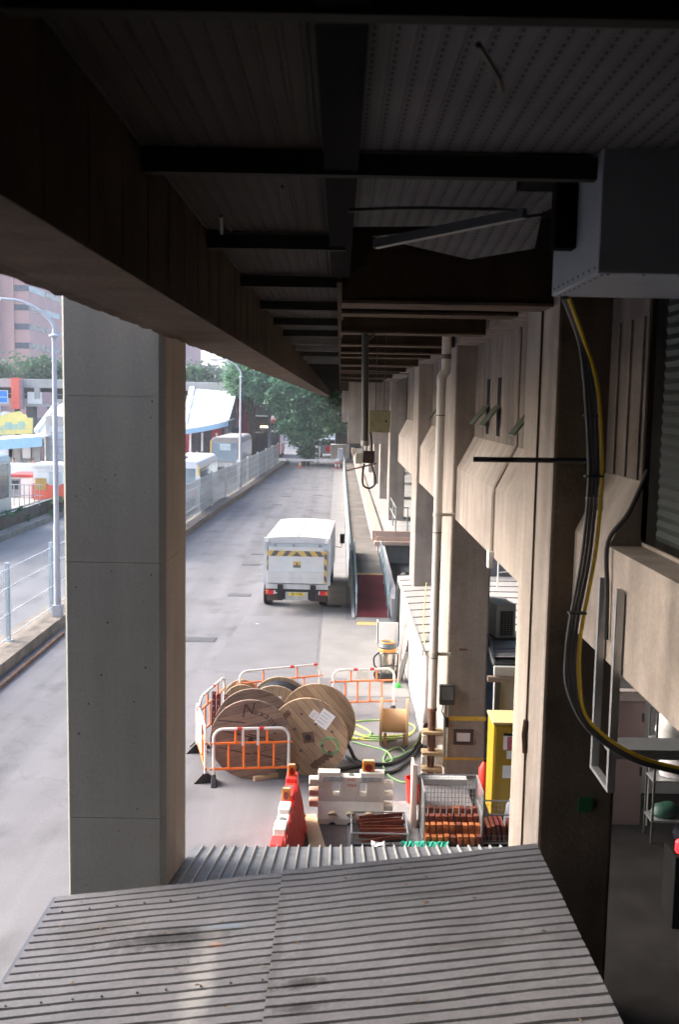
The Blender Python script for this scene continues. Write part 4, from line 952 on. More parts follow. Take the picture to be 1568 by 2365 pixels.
b2 = bus('white coach roof showing over the fence, just right of the big pillar', -9.4, 58, .1, 9, 2.35, 3.15, mat('white coach paint', (.72, .72, .72), .4, var=.05), mat('yellow trim', ()), GLASSPALE)
q = MB(); q.box(-.9, .1, 1.5, 3.2, 3.15, 3.3); q.build('roof_hatch', mat('pale grey hatch', (.5, .5, .52), .5), b2, bevel=.05)
a = at(27, 1150, Y=52)
b3 = bus('green glazed bus corner at the left edge of the view', a.x - 1.25, 41.8, .0, 10.2, 2.5, 3.85, mat('grey green bus paint', (.36, .42, .41), .45, var=.08), POSTWHITE, GLASSGREEN)
a = at(700, 1035, Y=140)
p = at(612, 985, Y=118)
b4 = bus('far red bus beside the footbridge pier, mostly hidden by the tree', at(618, 980, Y=120).x + .4, 120, 0, 9, 2.4, 4.6, mat('red bus paint', (.48, .08, .05), .5, var=.15), POSTWHITE, GLASS)
# covered waiting shed under the open bridge with a lit tube
a, bq = at(575, 1035, Y=112.5), at(625, 962, Y=112.5)
q = MB(); q.box(a.x, bq.x, 113, 113.3, 0, bq.z); sh = tag(q.build('dark_shed_wall', mat('shed shade', (.05, .055, .075), .7, var=.3)), 'dark shed wall under the open footbridge deck with a lit tube', 'wall')
q = MB(); l0, l1 = at(601, 986, Y=112.3), at(637, 986, Y=112.3); q.box(l0.x, l1.x - .9, 112.3, 112.45, l0.z - .1, l0.z + .1)
tag(q.build('tube_light', emit('warm tube', (1.0, .72, .42), 1.6)), 'glowing warm tube light under the open footbridge deck', 'lamp')
for px in (581, 622):
    q = MB(); x = at(px, 1000, Y=112.2).x; q.box(x - .18, x + .18, 112.1, 112.4, 0, 5.2); tag(q.build('steel_post', mat('blue grey steel post', (.26, .3, .36), .5)), 'left grey post under the open footbridge deck' if px < 600 else 'right grey post under the open footbridge deck', 'post')
a = at(640, 1000, Y=118); q = MB(); q.hexa([(a.x - 1.6, 112, 3.2), (a.x + 1.4, 120, 3.2), (a.x + 1.0, 121, 3.2), (a.x - 2.2, 113, 3.2)], [(a.x - 1.6, 112, 3.35), (a.x + 1.4, 120, 3.35), (a.x + 1.0, 121, 3.35), (a.x - 2.2, 113, 3.35)])
tag(q.build('barrier_rail', CONC_FAR), 'pale sloping parapet strip beyond the far end of the fence', 'parapet')

# people
P_ = [(434, 1055, 90, SHIRTWHITE, SHIRTDARK, 0, 'person in a white cap at the left under the stair canopy', WHITE), (449, 1060, 88, SHIRTWHITE, TROUSERS, 2, 'person in a white shirt under the stair canopy, middle of the group', None), (461, 1052, 92, SHIRTWHITE, TROUSERS, 1, 'person in a white shirt nearest the bus under the stair canopy', None),
      (455, 1050, 96, SHIRTDARK, TROUSERS, 0, 'person in dark clothes at the back under the stair canopy', None), (467, 1058, 94, SHIRTDARK, TROUSERS, 1, 'person in dark clothes beside a canopy post near the bus', None)]
for px, py, Y, t, bt, ps, lab, hat in P_:
    p = at(px, py, Y=Y); person(lab, (p.x, Y, .25), rs.uniform(-1, 1) + (2 if ps == 1 else 0), t, bt, ps, hat=hat)
for i, (px, t, ps, lab) in enumerate([(606, SHIRTDARK, 0, 'person in a dark top alone on the open footbridge'), (668 - 40, SHIRTPINK, 1, 'person in a pink top walking on the open footbridge'), (622, SHIRTDARK, 1, 'person in black beside the pink one on the open footbridge'), (634, SHIRTDARK, 0, 'person in dark clothes right of the pink one on the open footbridge'), (640, SHIRTWHITE, 1, 'person in white at the right on the open footbridge')]):
    p = at(px, 940, Y=110.8); person(lab, (p.x, 110.8 + (i % 2) * .6, 6.15), 1.57 * (1 if i % 2 else -1), t, TROUSERS, ps, group='people on the open footbridge')
for px, py, Y, t, lab in [(31, 1078, 68, SHIRTDARK, 'person behind the small red edged kiosk'), (68, 1080, 67, SHIRTDARK, 'person standing between the two kiosks'), (77, 1068, 68, SHIRTPINK, 'person in pink under the long left canopy'), (98, 1072, 66, SHIRTDARK, 'person in dark clothes behind the coral based kiosk')]:
    p = at(px, py, Y=Y); person(lab, (p.x, Y, .9), rs.uniform(-2, 2), t, TROUSERS, 0)

# ------------------------------------------------------------------ lamp posts
def lamp_post(label, x, y, zb, zt, reach, rise):
    o = thing('street_lamp', label, 'lamp post', (x, y, zb), 0, 'curved street lamps along the fence')
    m = MB(); m.tube([(0, 0, 0), (0, 0, (zt - zb) * .33), (0, 0, (zt - zb) * .34), (0, 0, zt - zb)], .1, 12, [.10, .095, .08, .065]); m.build('pole', POLEGREY, o, smooth=True)
    m = MB(); m.lathe([(.07, -.12), (.08, -.02), (.15, 0), (.15, .03), (.05, .10)], 14, Matrix.Translation((0, 0, zt - zb))); m.build('collar', POLEGREY, o, smooth=True)
    m = MB(); m.tube(spline([(0, 0, zt - zb), (-.03, 0, zt - zb + rise * .35), (-reach * .28, 0, zt - zb + rise * .72), (-reach * .62, 0, zt - zb + rise * .95), (-reach, 0, zt - zb + rise)], 6), .05, 8, [.06 - .025 * i / 24 for i in range(25)]); m.build('arm', POLEGREY, o, smooth=True)
    m = MB(); m.lathe([(.05, -.05), (.12, .15), (.17, .45), (.12, .72), (.03, .8)], 12, Matrix.Translation((-reach + .05, 0, zt - zb + rise - .02)) @ Matrix.Rotation(R(-88), 4, 'Y') @ Matrix.Diagonal((.55, 1, 1, 1))); h = m.build('lamp_head', WHITE, o, smooth=True)
    q = MB(); q.box(-reach - .6, -reach - .1, -.1, .1, zt - zb + rise - .14, zt - zb + rise - .09); q.build('diffuser', mat('lamp glass', (.55, .56, .58), .2), h)
    q = MB(); q.box(-.14, .14, -.14, .14, .0, .35); q.build('base_box', POLEGREY, o, bevel=.02)
a = at(133, 1400, Y=29.0)
lamp_post('near curved street lamp seen left of the big pillar', a.x, 29.0, .33, at(126, 778, Y=29).z, 1.6, 1.05)
a = at(554, 1120, Y=73.5)
lamp_post('far curved street lamp standing by the fence behind the tan bus', a.x, 73.5, .33, at(550, 872, Y=73.5).z, 1.6, 1.3)
q = MB(); x = at(735, 1050, Y=110).x; q.cyl((0, 0, 0), (0, 0, at(735, 925, Y=110).z), .09, n=10)
so_ = thing('sign_pole', 'thin pole with a small red sign standing in front of the tree', 'sign pole', (x, 110, 0)); q.build('pole', POLEGREY, so_)
q = MB(); zt = at(735, 925, Y=110).z; q.box(-.75, .05, -.06, .06, zt - .4, zt + .35); q.build('red_sign', BRIGHTRED, so_); q = MB(); q.box(-.9, .9, -.03, .03, zt - .95, zt - .85); q.build('cross_arm', STEEL, so_)

# ------------------------------------------------------------------ gate and far vehicles
a = at(785, 1083, Z=0); GT = thing('barrier_gate', 'white barrier arm with a red and white striped post across the far road', 'gate', (a.x, a.y, 0))
q = MB(); q.box(-.28, .28, -.25, .25, .9, 2.1); q.build('cabinet', POLEGREY, GT, bevel=.03)
for x in (-.42, -.1, .5):
    for k in range(4):
        q = MB(); q.cyl((x, -.3, k * .25), (x, -.3, k * .25 + .25), .10 if x < .4 else .14, n=10); q.build('post_band', BRIGHTRED if k % 2 == 0 else WHITE, GT)
q = MB(); q.box(-5.6, -.1, -.45, -.36, .74, .96); q.build('arm', WHITE, GT, bevel=.02)
a = at(672, 1062, Y=101); q = MB(); q.lathe([(.25, 0), (.25, .06), (.16, .07), (.05, .7), (.03, .72)], 14); c_ = q.build('traffic_cone', ORANGE, loc=(at(693, 1066, Y=103).x, 103, 0)); tag(c_, 'small orange traffic cone behind the barrier arm', 'cone')
q = MB(); q.lathe([(.126, .30), (.075, .55)], 14); q.build('white_band', WHITE, c_)
a = at(757, 1060, Y=122); V2 = thing('parked_van', 'grey parked van with a red tail lamp beyond the barrier gate', 'van', (a.x, 122, 0))
q = MB(); q.prism([(-1, .5), (1, .5), (1, 1.6), (.85, 2.3), (-.85, 2.3), (-1, 1.6)], 'y', 0, 4.5); q.build('body', mat('grey van paint', (.25, .27, .31), .4, var=.1), V2, bevel=.08)
q = MB(); q.box(-.75, .75, -.04, .0, 1.55, 2.15); q.build('rear_window', GLASS, V2)
q = MB(); q.cyl((0.1, -.06, 1.1), (0.1, .0, 1.1), .4, n=18); q.build('red_disc', LAMPRED, V2)
for s_ in (-.85, .85):
    for yy in (.9, 3.6): q = MB(); q.cyl((s_ - .12, yy, .33), (s_ + .12, yy, .33), .33, n=16); q.build('wheel', BLACK, V2)
a = at(785, 1062, Y=114); q = MB(); q.box(-1.1, 1.1, 0, 1.5, 0, 2.0); wb_ = tag(q.build('white_hut', WHITE, loc=(a.x, 114, 0), bevel=.03), 'plain white hut behind the gate post under the deck', 'hut')
a = at(795, 1040, Y=118); q = MB(); q.box(-1.4, 3.5, 0, .3, 0, 5.4); dk = tag(q.build('dark_hoarding', mat('dark wall', (.03, .03, .035), .8), loc=(a.x + .3, 119, 0)), 'dark wall closing the far end under the deck', 'wall')
# ------------------------------------------------------------------ box truck
p = at(684.5, 1425, Y=31.6)
TK = thing('box_truck', 'white box truck seen from behind, its grey tail lift folded up with hazard stripes', 'truck', (p.x, 31.6, 0), R(-2))
W2, ZT = 1.03, 2.42
m = MB(); m.box(-W2, W2, .10, 5.1, .95, ZT); m.build('box_body', TRUCKWHITE, TK, bevel=.02)
m = MB(); k = 10; arc = [(-W2 + 2 * W2 * i / k, ZT + .07 * math.sin(math.pi * i / k) ** .7 if 0 < i < k else ZT) for i in range(k + 1)]
m.prism(arc + [(W2, ZT - .02), (-W2, ZT - .02)], 'y', .0, 5.1); RF = m.build('roof', TRUCKWHITE, TK)
q = MB(); q.box(-.02, .02, -.02, 5.1, ZT + .066, ZT + .085); q.build('roof_seam', TRUCKGREY, RF)
m = MB()
for s in (-1, 1): m.box(s * W2 - .05, s * W2 + .05, -.02, .10, .92, ZT + .02)
m.box(-W2 + .05, W2 - .05, .0, .10, ZT - .15, ZT - .02); m.build('rear_frame', mat('truck frame grey', (.55, .58, .61), .4, .2, var=.05), TK)
m = MB(); m.box(-W2 + .05, W2 - .05, .02, .08, ZT - .36, ZT - .16); m.build('rear_header', mat('truck header grey', (.52, .57, .60), .45, var=.05), TK)
for x in (-.72, -.12, .72):
    q = MB(); q.box(x - .03, x + .03, -.01, .03, ZT - .32, ZT - .17); q.build('hinge', STEEL, TK)
for x in (-W2 + .06, W2 - .06):
    q = MB(); q.box(x - .05, x + .05, -.05, .02, ZT - .12, ZT - .02); q.build('marker_lamp', WHITE, TK, bevel=.01)
# tail lift
LZ0, LZ1 = .98, ZT - .37; LW_ = W2 - .06
TL = MB(); TL.box(-LW_, LW_, -.09, -.02, LZ0, LZ1); TL = TL.build('tail_lift', TRUCKGREY, TK, bevel=.01)
m = MB()
for i, (za, zb, mt) in enumerate(((LZ0 + .005, LZ0 + .17, TRUCKWHITE), (LZ0 + .175, LZ0 + .38, TRUCKWHITE), (LZ0 + .385, LZ0 + .70, None), (LZ0 + .705, LZ0 + .98, None), (LZ0 + .985, LZ0 + 1.18, TRUCKWHITE))):
    m.use(mt or mat('tail lift grey', (.60, .62, .62), .5, var=.04)); m.box(-LW_ + .045, LW_ - .10, -.098 - .004 * (i < 2), -.088, za, zb)
m.build('panel', None, TL)
HY = mat('hazard yellow', (.58, .40, .12), .5, var=.06); HB_ = mat('hazard black', (.13, .115, .115), .5, var=.1)
z0, z1 = LZ1 - .185, LZ1 - .01
m = MB(); m.box(-LW_ + .003, LW_ - .003, -.102, -.09, z0, z1); m.box(LW_ - .095, LW_ - .003, -.102, -.09, LZ0 + .02, z0); m.box(-LW_ + .003, -LW_ + .04, -.102, -.09, LZ0 + .4, z0); hz = m.build('hazard_band', HY, TL)
m = MB(); h = z1 - z0
def para(x0, x1, sh): m.add([(x0, -.106, z0), (x1, -.106, z0), (x1 + sh, -.106, z1), (x0 + sh, -.106, z1)], [(0, 1, 2, 3)])
for x in (-.86, -.48): para(x, x + .17, .13)
for x in (.34, .70): para(x, x + .17, -.13)
m.add([(-.15, -.106, z0), (.14, -.106, z0), (-.005, -.106, z1 - .02)], [(0, 1, 2)])
for k in range(3):
    z = LZ0 + .05 + k * .36; m.add([(LW_ - .095, -.106, z + .08), (LW_ - .003, -.106, z), (LW_ - .003, -.106, z + .16), (LW_ - .095, -.106, z + .24)], [(0, 1, 2, 3)])
for k in range(3):
    z = LZ0 + .42 + k * .3; m.add([(-LW_ + .003, -.106, z), (-LW_ + .04, -.106, z + .05), (-LW_ + .04, -.106, z + .19), (-LW_ + .003, -.106, z + .14)], [(0, 1, 2, 3)])
m.build('black_stripes', HB_, hz)
m = MB(); m.use(HY).box(-.12, .12, -.112, -.098, LZ0 + .60, LZ0 + .72); m.use(HB_).box(-.12, .12, -.112, -.098, LZ0 + .52, LZ0 + .597); m.add([(-.05, -.114, LZ0 + .61), (.05, -.114, LZ0 + .61), (0, -.114, LZ0 + .70)], [(0, 1, 2)]); m.build('warning_label', None, TL)
for s in (-1, 1):
    m = MB(); c = s * .72 - .02; m.box(c - .11, c + .11, -.104, -.09, LZ0 + .55, LZ0 + .82); m.build('recess', mat('pale pink plate', (.63, .61, .60), .5, var=.05), TL)
# under-run
m = MB(); m.box(-W2 + .02, W2 - .02, -.04, .10, .78, .95); m.build('rear_sill', TRUCKWHITE, TK, bevel=.01)
m = MB(); m.box(-W2 + .05, W2 - .05, .02, .12, .70, .78); m.build('crossbar', STEEL_DK, TK)
for s in (-1, 1):
    m = MB(); m.box(s * .53 - .09, s * .53 + .09, -.12, .15, .42, .93); m.box(s * .42 - .05, s * .42 + .05, -.10, .1, .45, .75); m.build('lift_arm', BLACK, TK)
    m = MB(); m.use(LAMPRED).box(s * .84 - .09, s * .84 + .09, -.06, .02, .60, .73); m.use(LAMPORANGE).box(s * .97 - .04, s * .97 + .04, -.06, .02, .60, .73); m.use(WHITE).box(s * .725 - .02, s * .725 + .02, -.055, .02, .61, .72); m.build('tail_light', None, TK)
    m = MB(); m.box(s * .80 - .17, s * .80 + .17, .05, .12, .38, .60); m.build('mud_flap', mat('brown grey mud flap', (.09, .06, .055), .8, var=.2), TK)
    for yy in (1.35, 5.6):
        w = MB(); w.cyl((s * .93 - .13 - .13 * (yy < 3), yy, .39), (s * .93 + .02, yy, .39), .39, n=24); wh = w.build('wheel', BLACK, TK, bevel=.03)
        w = MB(); w.cyl((s * .955, yy, .39), (s * .965, yy, .39), .2, n=16); w.build('rim', STEEL, wh)
m = MB(); m.box(-.40, .42, -.07, -.02, .43, .69); m.build('plate_holder', WHITE_DIRTY, TK)
m = MB(); m.box(-.25, .26, -.082, -.07, .575, .675); pn = m.build('number_plate', mat('yellow number plate', (.72, .55, .08), .45, var=.04), TK)
text('plate_number', 'SR 1746', .105, INK, pn, (.005, -.084, .625), (R(90), 0, 0), sx=1.05)
m = MB(); m.box(-.7, .7, .2, 5.2, .62, .93); m.build('chassis', STEEL_DK, TK)
m = MB(); m.prism([(5.25, .45), (6.95, .45), (6.95, 1.15), (6.6, 2.2), (5.25, 2.25)], 'x', -.93, .93); cb = m.build('cab', TRUCKWHITE, TK, bevel=.05)
for s in (-1, 1): m = MB(); m.box(s * .93 - .01, s * .93 + .01, 5.6, 6.5, 1.3, 2.0); m.build('side_window', GLASS, cb)
m = MB(); m.tube([(.93, 6.5, 1.25), (1.22, 6.5, 1.22), (1.24, 6.48, 1.4)], .015, 6); mr = m.build('mirror_arm', STEEL_DK, TK)
m = MB(); m.box(1.16, 1.34, 6.42, 6.52, 1.38, 1.75); m.build('mirror', BLACK, mr, bevel=.02)
# ------------------------------------------------------------------ cable drums
def drum(label, loc, rzv, D, wd, hub, wood, papers=(), marks=None, plate=True, cable=None, bolts=True, back=None, roll=0.0):
    o = thing('cable_drum', label, 'cable drum', loc, rzv, 'wooden cable drums inside the barriers'); r = D / 2
    def fl(y0, y1, mt, name):
        m = MB(); m.cyl((0, y0, 0), (0, y1, 0), r, n=56); f = m.build(name, mt, o, bevel=.006); f.location = (0, 0, r); f.rotation_euler = (0, roll, 0); return f
    f1 = fl(0, .055, wood, 'flange'); f2 = fl(wd - .055, wd, back or wood, 'flange')
    m = MB(); m.cyl((0, .055, r), (0, wd - .055, r), hub / 2, n=40); m.build('hub', back or wood, o)
    if cable:
        m = MB(); n = int((wd - .13) / .06)
        for i in range(n):
            y = .09 + i * .06; m.tube([(cable * math.cos(a), y, r + cable * math.sin(a)) for a in [2 * math.pi * j / 40 for j in range(40)]], .032, 6, closed=True)
        m.build('wound_cable', BLACKCABLE, o)
    if plate:
        m = MB(); m.box(-.10, .10, -.012, .002, -.10, .10, Matrix.Rotation(R(-12), 4, 'Y')); pc = m.build('centre_plate', mat('brown steel plate', (.13, .07, .05), .7, var=.3), o); pc.location = (0, 0, r)
        m = MB(); m.cyl((0, -.014, 0), (0, -.010, 0), .06, n=20); m.build('axle_hole', BLACK, pc)
    if bolts:
        for k in range(8):
            a = k * math.pi / 4 + .3; rr = r * (.40 if k % 2 else .62)
            m = MB(); m.cyl((rr * math.cos(a), -.012, r + rr * math.sin(a)), (rr * math.cos(a), .002, r + rr * math.sin(a)), .026, n=10); m.build('bolt', mat('dark bolt', (.10, .07, .07), .6, var=.2), o)
    for (x, z, w_, h_, rot) in papers:
        m = MB(); m.box(-w_ / 2, w_ / 2, -.006, -.001, -h_ / 2, h_ / 2); pp = m.build('paper_label', PAPER, o); pp.location = (x, 0, r + z); pp.rotation_euler = (0, rot, 0)
        m = MB()
        for k in range(4): m.box(-w_ * .38, w_ * (.30 - .1 * (k % 2)), -.0075, -.006, h_ * (.3 - .2 * k) - .008, h_ * (.3 - .2 * k) + .008)
        m.build('printed_lines', mat('pale print', (.48, .49, .53), .7), pp)
    return o
c1 = at(579, 1720, Y=17.3)
d1 = drum('grey weathered cable drum lettered Nexans behind the front barrier', (c1.x, 17.3, 0), R(1), 1.47, .75, .75, WOOD_GREY, papers=(), plate=False)
nx = 'Nexans'
adv = [0, .30, .215, .20, .20, .20]; ang = R(96); rr = .53
aa = R(97)
for i, ch in enumerate(nx):
    big = i == 0
    aa -= (0 if i == 0 else [.36, .245, .235, .23, .22][i - 1] * .72 / rr * .62)
    x, z = rr * math.cos(aa), rr * math.sin(aa) + (.03 if big else -.005)
    text('lettering', ch, .30 if big else .185, INK, d1, (x, -.003, .735 + z), (R(90), -(aa - math.pi / 2) if False else 0, 0), shear=.3 if big else .05).rotation_euler = (R(90), -(aa - math.pi / 2), 0)
m = MB(); m.cyl((.0, -.01, .73), (0, .002, .73), .05, n=16); m.build('axle_hole', BLACK, d1)
for k, (x, z, l, a) in enumerate(((-.35, .34, .5, 5), (-.2, .1, .7, 12), (.2, .05, .5, 14), (-.3, -.2, .6, 12), (.3, -.3, .5, 14))):
    m = MB(); m.box(-l / 2, l / 2, -.002, .001, -.012, .012); s_ = m.build('plank_gap', mat('dark plank gap', (.07, .045, .04), .9, var=.3), d1); s_.location = (x, 0, .73 + z); s_.rotation_euler = (0, R(a), 0)
c2 = at(712, 1703, Y=17.5)
d2 = drum('tan cable drum with white papers and a square centre plate, right of the front barrier', (c2.x, 17.5, 0), R(-9), 1.46, 1.0, .8, WOOD_TAN, papers=((.30, .36, .26, .32, R(33)), (.10, .43, .13, .16, R(33))))
m = MB()
for k in range(28):
    a = 2 * math.pi * k / 28
    if k % 7 == 6: continue
    m.box(-.022, .022, -.004, .0, -.035, .035, Matrix.Translation((.40 + .15 * math.cos(a), 0, .60 + .15 * math.sin(a))) @ Matrix.Rotation(-a, 4, 'Y'))
m.build('round_stamp', GREENINK, d2)
m = MB()
rs2 = random.Random(8)
for k in range(16):
    t = k / 16; m.box(-.02, .02, -.004, 0, -.05 - .02 * (k % 3), .05, Matrix.Translation((.08 + .36 * t, 0, .19 + .30 * t)) @ Matrix.Rotation(R(-40), 4, 'Y'))
m.build('stencil', mat('brown stencil', (.13, .075, .05), .8, var=.3), d2); m = MB()
for k in range(10):
    t = k / 10; m.box(-.014, .014, -.004, 0, -.05, .05, Matrix.Translation((-.56 + .22 * t, 0, .98 + .22 * t)) @ Matrix.Rotation(R(-45), 4, 'Y'))
m.build('stencil', mat('brown stencil', (.13, .075, .05), .8, var=.3), d2)
m = MB(); m.tube([(-.22 + .05 * math.cos(a), -.003, .15 + .06 * math.sin(a)) for a in [R(-150 + 25 * k) for k in range(12)]], .011, 5); m.build('painted_curl', INK, d2)
c3 = at(636, 1610, Y=19.1)
d3 = drum('tan cable drum with one white paper behind the first two drums, black cable still wound', (c3.x, 19.0, 0), R(-6), 1.24, .70, .6, WOOD_PALE, papers=((.02, .28, .21, .27, 0),), cable=.54)
c4 = at(558, 1610, Y=20.6)
d4 = drum('smallest cable drum, pale and almost hidden behind the lettered drum', (c4.x, 20.6, 0), R(4), at(556, 1575, Y=20.6).z * .93, .45, .4, WOOD_PALE, plate=False, bolts=False)
# small plywood spool
sp_l = at(909, 1718, Z=0)
SPL = thing('plywood_spool', 'empty small plywood spool standing on its flanges beside the long white shed', 'spool', (sp_l.x, sp_l.y, 0), R(-4))
for s, nm in ((-1, 0), (1, 1)):
    m = MB(); m.cyl((s * .26 - .025, 0, .47), (s * .26 + .025, 0, .47), .47, n=48); m.build('flange', PLY, SPL, bevel=.006)
m = MB(); m.cyl((-.235, 0, .49), (.235, 0, .49), .235, n=40); m.build('hub', mat('spool hub board', (.62, .40, .22), .6, var=.05), SPL, smooth=True)
for s in (-.17, .21):
    m = MB(); m.box(s - .03, s + .03, -.12, -.08, .0, .26); m.build('foot_strip', PLY, SPL)
# ------------------------------------------------------------------ pedestrian barriers
def barrier(label, p0, p1, H=1.0, signs=(), feet=(0, 1), reds=(.30, .62), bars=4, faded=False):
    p0, p1 = Vector(p0), Vector(p1); d = p1 - p0; L = d.length; a = math.atan2(d.y, d.x)
    o = thing('pedestrian_barrier', label, 'barrier', p0, a, 'white and orange pedestrian barriers')
    r = .023; c = .17; pts = [(0, 0, .1)]
    for k in range(7): t = math.pi - math.pi / 2 * k / 6; pts.append((c + c * math.cos(t), 0, H - c + c * math.sin(t)))
    for k in range(7): t = math.pi / 2 - math.pi / 2 * k / 6; pts.append((L - c + c * math.cos(t), 0, H - c + c * math.sin(t)))
    pts.append((L, 0, .1)); m = MB(); m.tube(pts, r + .004, 8); m.build('hoop', WHITE, o, smooth=True)
    om = mat('faded orange paint', (.82, .26, .11), .5, var=.08) if faded else ORANGE
    for z in (.27, .74):
        m = MB(); m.cyl((-.07, 0, z), (L + .07, 0, z), r, n=8); m.build('rail', om, o)
    for k in range(bars):
        x = L * (.2 + .6 * k / (bars - 1)); m = MB(); m.cyl((x, 0, .27), (x, 0, .74), r * .95, n=8); m.build('bar', om, o)
    for x in (L * .29, L * .71):
        m = MB(); m.cyl((x, 0, .74), (x, 0, H - .02), r * .95, n=8); m.build('bar', om, o)
    for t in reds:
        m = MB(); m.cyl((L * t, 0, H), (L * t + .09, 0, H), r + .008, n=8); m.build('red_band', REDPAINT, o)
    for (x, w_, z0_, z1_) in signs:
        m = MB(); m.box(L * x - w_ / 2, L * x + w_ / 2, -.035, -.025, z0_, z1_); m.build('plate', WHITE, o)
    for e in feet:
        x = e * L; m = MB(); m.hexa([(x - .05, -.22, 0), (x + .05, -.22, 0), (x + .05, .22, 0), (x - .05, .22, 0)], [(x - .035, -.05, .17), (x + .035, -.05, .17), (x + .035, .05, .17), (x - .035, .05, .17)]); m.build('rubber_foot', BLACK, o, bevel=.01)
    return o
bA = at(493, 1809, Z=0); bB = at(666, 1804, Z=0)
barrier('bright orange and white pedestrian barrier standing in front of the lettered drum', (bA.x, bA.y, 0), (bB.x, bB.y, 0), 1.0, signs=((.385, .045, .70, .99), (.585, .045, .70, .99)), reds=(.31, .60))
cA = at(474, 1806, Z=0); cB = at(455, 1737, Z=0)
barrier('pedestrian barrier seen edge on at the left end of the drum enclosure', (cB.x, cB.y, 0), (cA.x, cA.y, 0), 1.0, signs=((.5, .8, .40, .95),), reds=(.2,))
eA = at(462, 1725, Z=0); eB = at(518, 1668, Z=0)
barrier('orange barrier slanting away behind the maroon channels at the left', (eA.x, eA.y, 0), (eB.x, eB.y, 0), 1.0, reds=(.5,), faded=True)
fA = at(553, 1655, Z=0); fB = at(737, 1634, Z=0)
barrier('white topped barrier at the back behind the cable drums', (fA.x, fA.y, 0), (fB.x, fB.y, 0), 1.0, reds=(.62, .92), signs=(), faded=True)
gA = at(768, 1650, Z=0); gB = at(908, 1645, Z=0)
barrier('faded orange barrier standing alone behind the plywood spool', (gA.x, gA.y, 0), (gB.x, gB.y, 0), 1.0, signs=((.47, .26, .78, .97),), reds=(.33, .60), faded=True)

# maroon channels leaning in the left corner
def channels(label, px0, px1, pyt, Y, n, hh):
    a = at(px0, pyt, Y=Y); b = at(px1, pyt, Y=Y); o = thing('steel_channels', label, 'steel channel', (a.x, Y, 0))
    for k in range(n):
        x = (b.x - a.x) * (k + .5) / n; m = MB(); wq = (b.x - a.x) / n * .40
        m.box(x - wq, x + wq, -.01, 0, 0, hh - .05 * (k % 2)); m.box(x - wq, x - wq + .008, 0, .05, 0, hh - .05 * (k % 2)); m.box(x + wq - .008, x + wq, 0, .05, 0, hh - .05 * (k % 2)); ch = m.build('channel', MAROON, o)
        ch.rotation_euler = (R(-6), 0, 0)
        h_ = MB()
        for j in range(9): h_.cyl((x, -.013, .2 + j * .12), (x, -.009, .2 + j * .12), .014, n=8)
        h_.build('holes', mat('pale hole', (.5, .42, .4), .8), ch)
    return o
channels('upright maroon steel channels leaning at the left end of the lettered drum', 487, 508, 1600, 18.6, 2, at(495, 1600, Y=18.6).z)
channels('shorter pair of maroon steel channels just behind the taller ones', 515, 536, 1606, 19.6, 2, at(520, 1606, Y=19.6).z)
# wooden wedge under the drum
a = at(592, 1801, Z=0); m = MB(); m.box(-.05, .42, -.04, .04, 0, .07, Matrix.Rotation(R(28), 4, 'Z')); tag(m.build('timber_chock', TIMBER, loc=(a.x, a.y, 0)), 'short pale timber chock under the edge of the lettered drum', 'chock')

# ------------------------------------------------------------------ cables on the ground
def cable(label, pts, r, mt, name='ground_cable', n=8):
    m = MB(); m.tube(spline([at(*p[:2], Z=p[2] if len(p) > 2 else r) for p in pts], n), r, 8); return tag(m.build(name, mt, smooth=True), label, 'cable', 'cables lying on the ground')
cable('thick black cable drooping in front of the tan drum from the lettered drum', [(668, 1725, .35), (690, 1750, .25), (712, 1770, .12), (745, 1780, .04), (790, 1775), (845, 1765)], .036, BLACKCABLE)
cable('thick black cable looping from the tan drum to the rusty pipe base', [(797, 1708, .45), (808, 1728, .25), (826, 1757), (868, 1764), (905, 1762), (945, 1740), (965, 1712), (975, 1690, .25), (985, 1672, .5)], .036, BLACKCABLE)
cable('second black cable lying beside the green loop near the pipe base', [(800, 1745), (830, 1763), (880, 1782), (915, 1778), (955, 1745), (975, 1715, .1), (986, 1690, .3)], .034, BLACKCABLE)
cable('green cable making a wide ring on the ground by the pipe base', [(975, 1690, .5), (968, 1705, .2), (950, 1728), (925, 1745), (888, 1757), (886, 1772), (900, 1792), (928, 1805), (955, 1803), (975, 1785), (982, 1765)], .016, mat('green cable', (.20, .55, .24), .5, scale=2, c2=(.46, .62, .22)))
cable('green cable curling in a smaller inner ring', [(815, 1713), (850, 1722), (890, 1733), (905, 1752), (895, 1762), (885, 1755), (895, 1735), (920, 1725), (935, 1735)], .015, mat('green cable', ()))
for lab, pts in (('yellow and green cable bundle running from the tan drum to the spool', [(808, 1668), (835, 1664), (880, 1662), (910, 1664), (950, 1672), (958, 1684), (940, 1695), (890, 1699), (840, 1697), (812, 1685)]),
                 ('yellow and green cable loop bending back beside the spool', [(806, 1672), (830, 1676), (855, 1690), (850, 1700), (825, 1706), (808, 1707)]),
                 ('outer yellow green cable passing under the plywood spool', [(810, 1690), (850, 1702), (890, 1704), (935, 1701), (952, 1692)]),
                 ('lowest yellow green cable strand running to the spool', [(806, 1700), (845, 1708), (885, 1709), (915, 1706)])):
    cable(lab, pts, .017, EARTH)
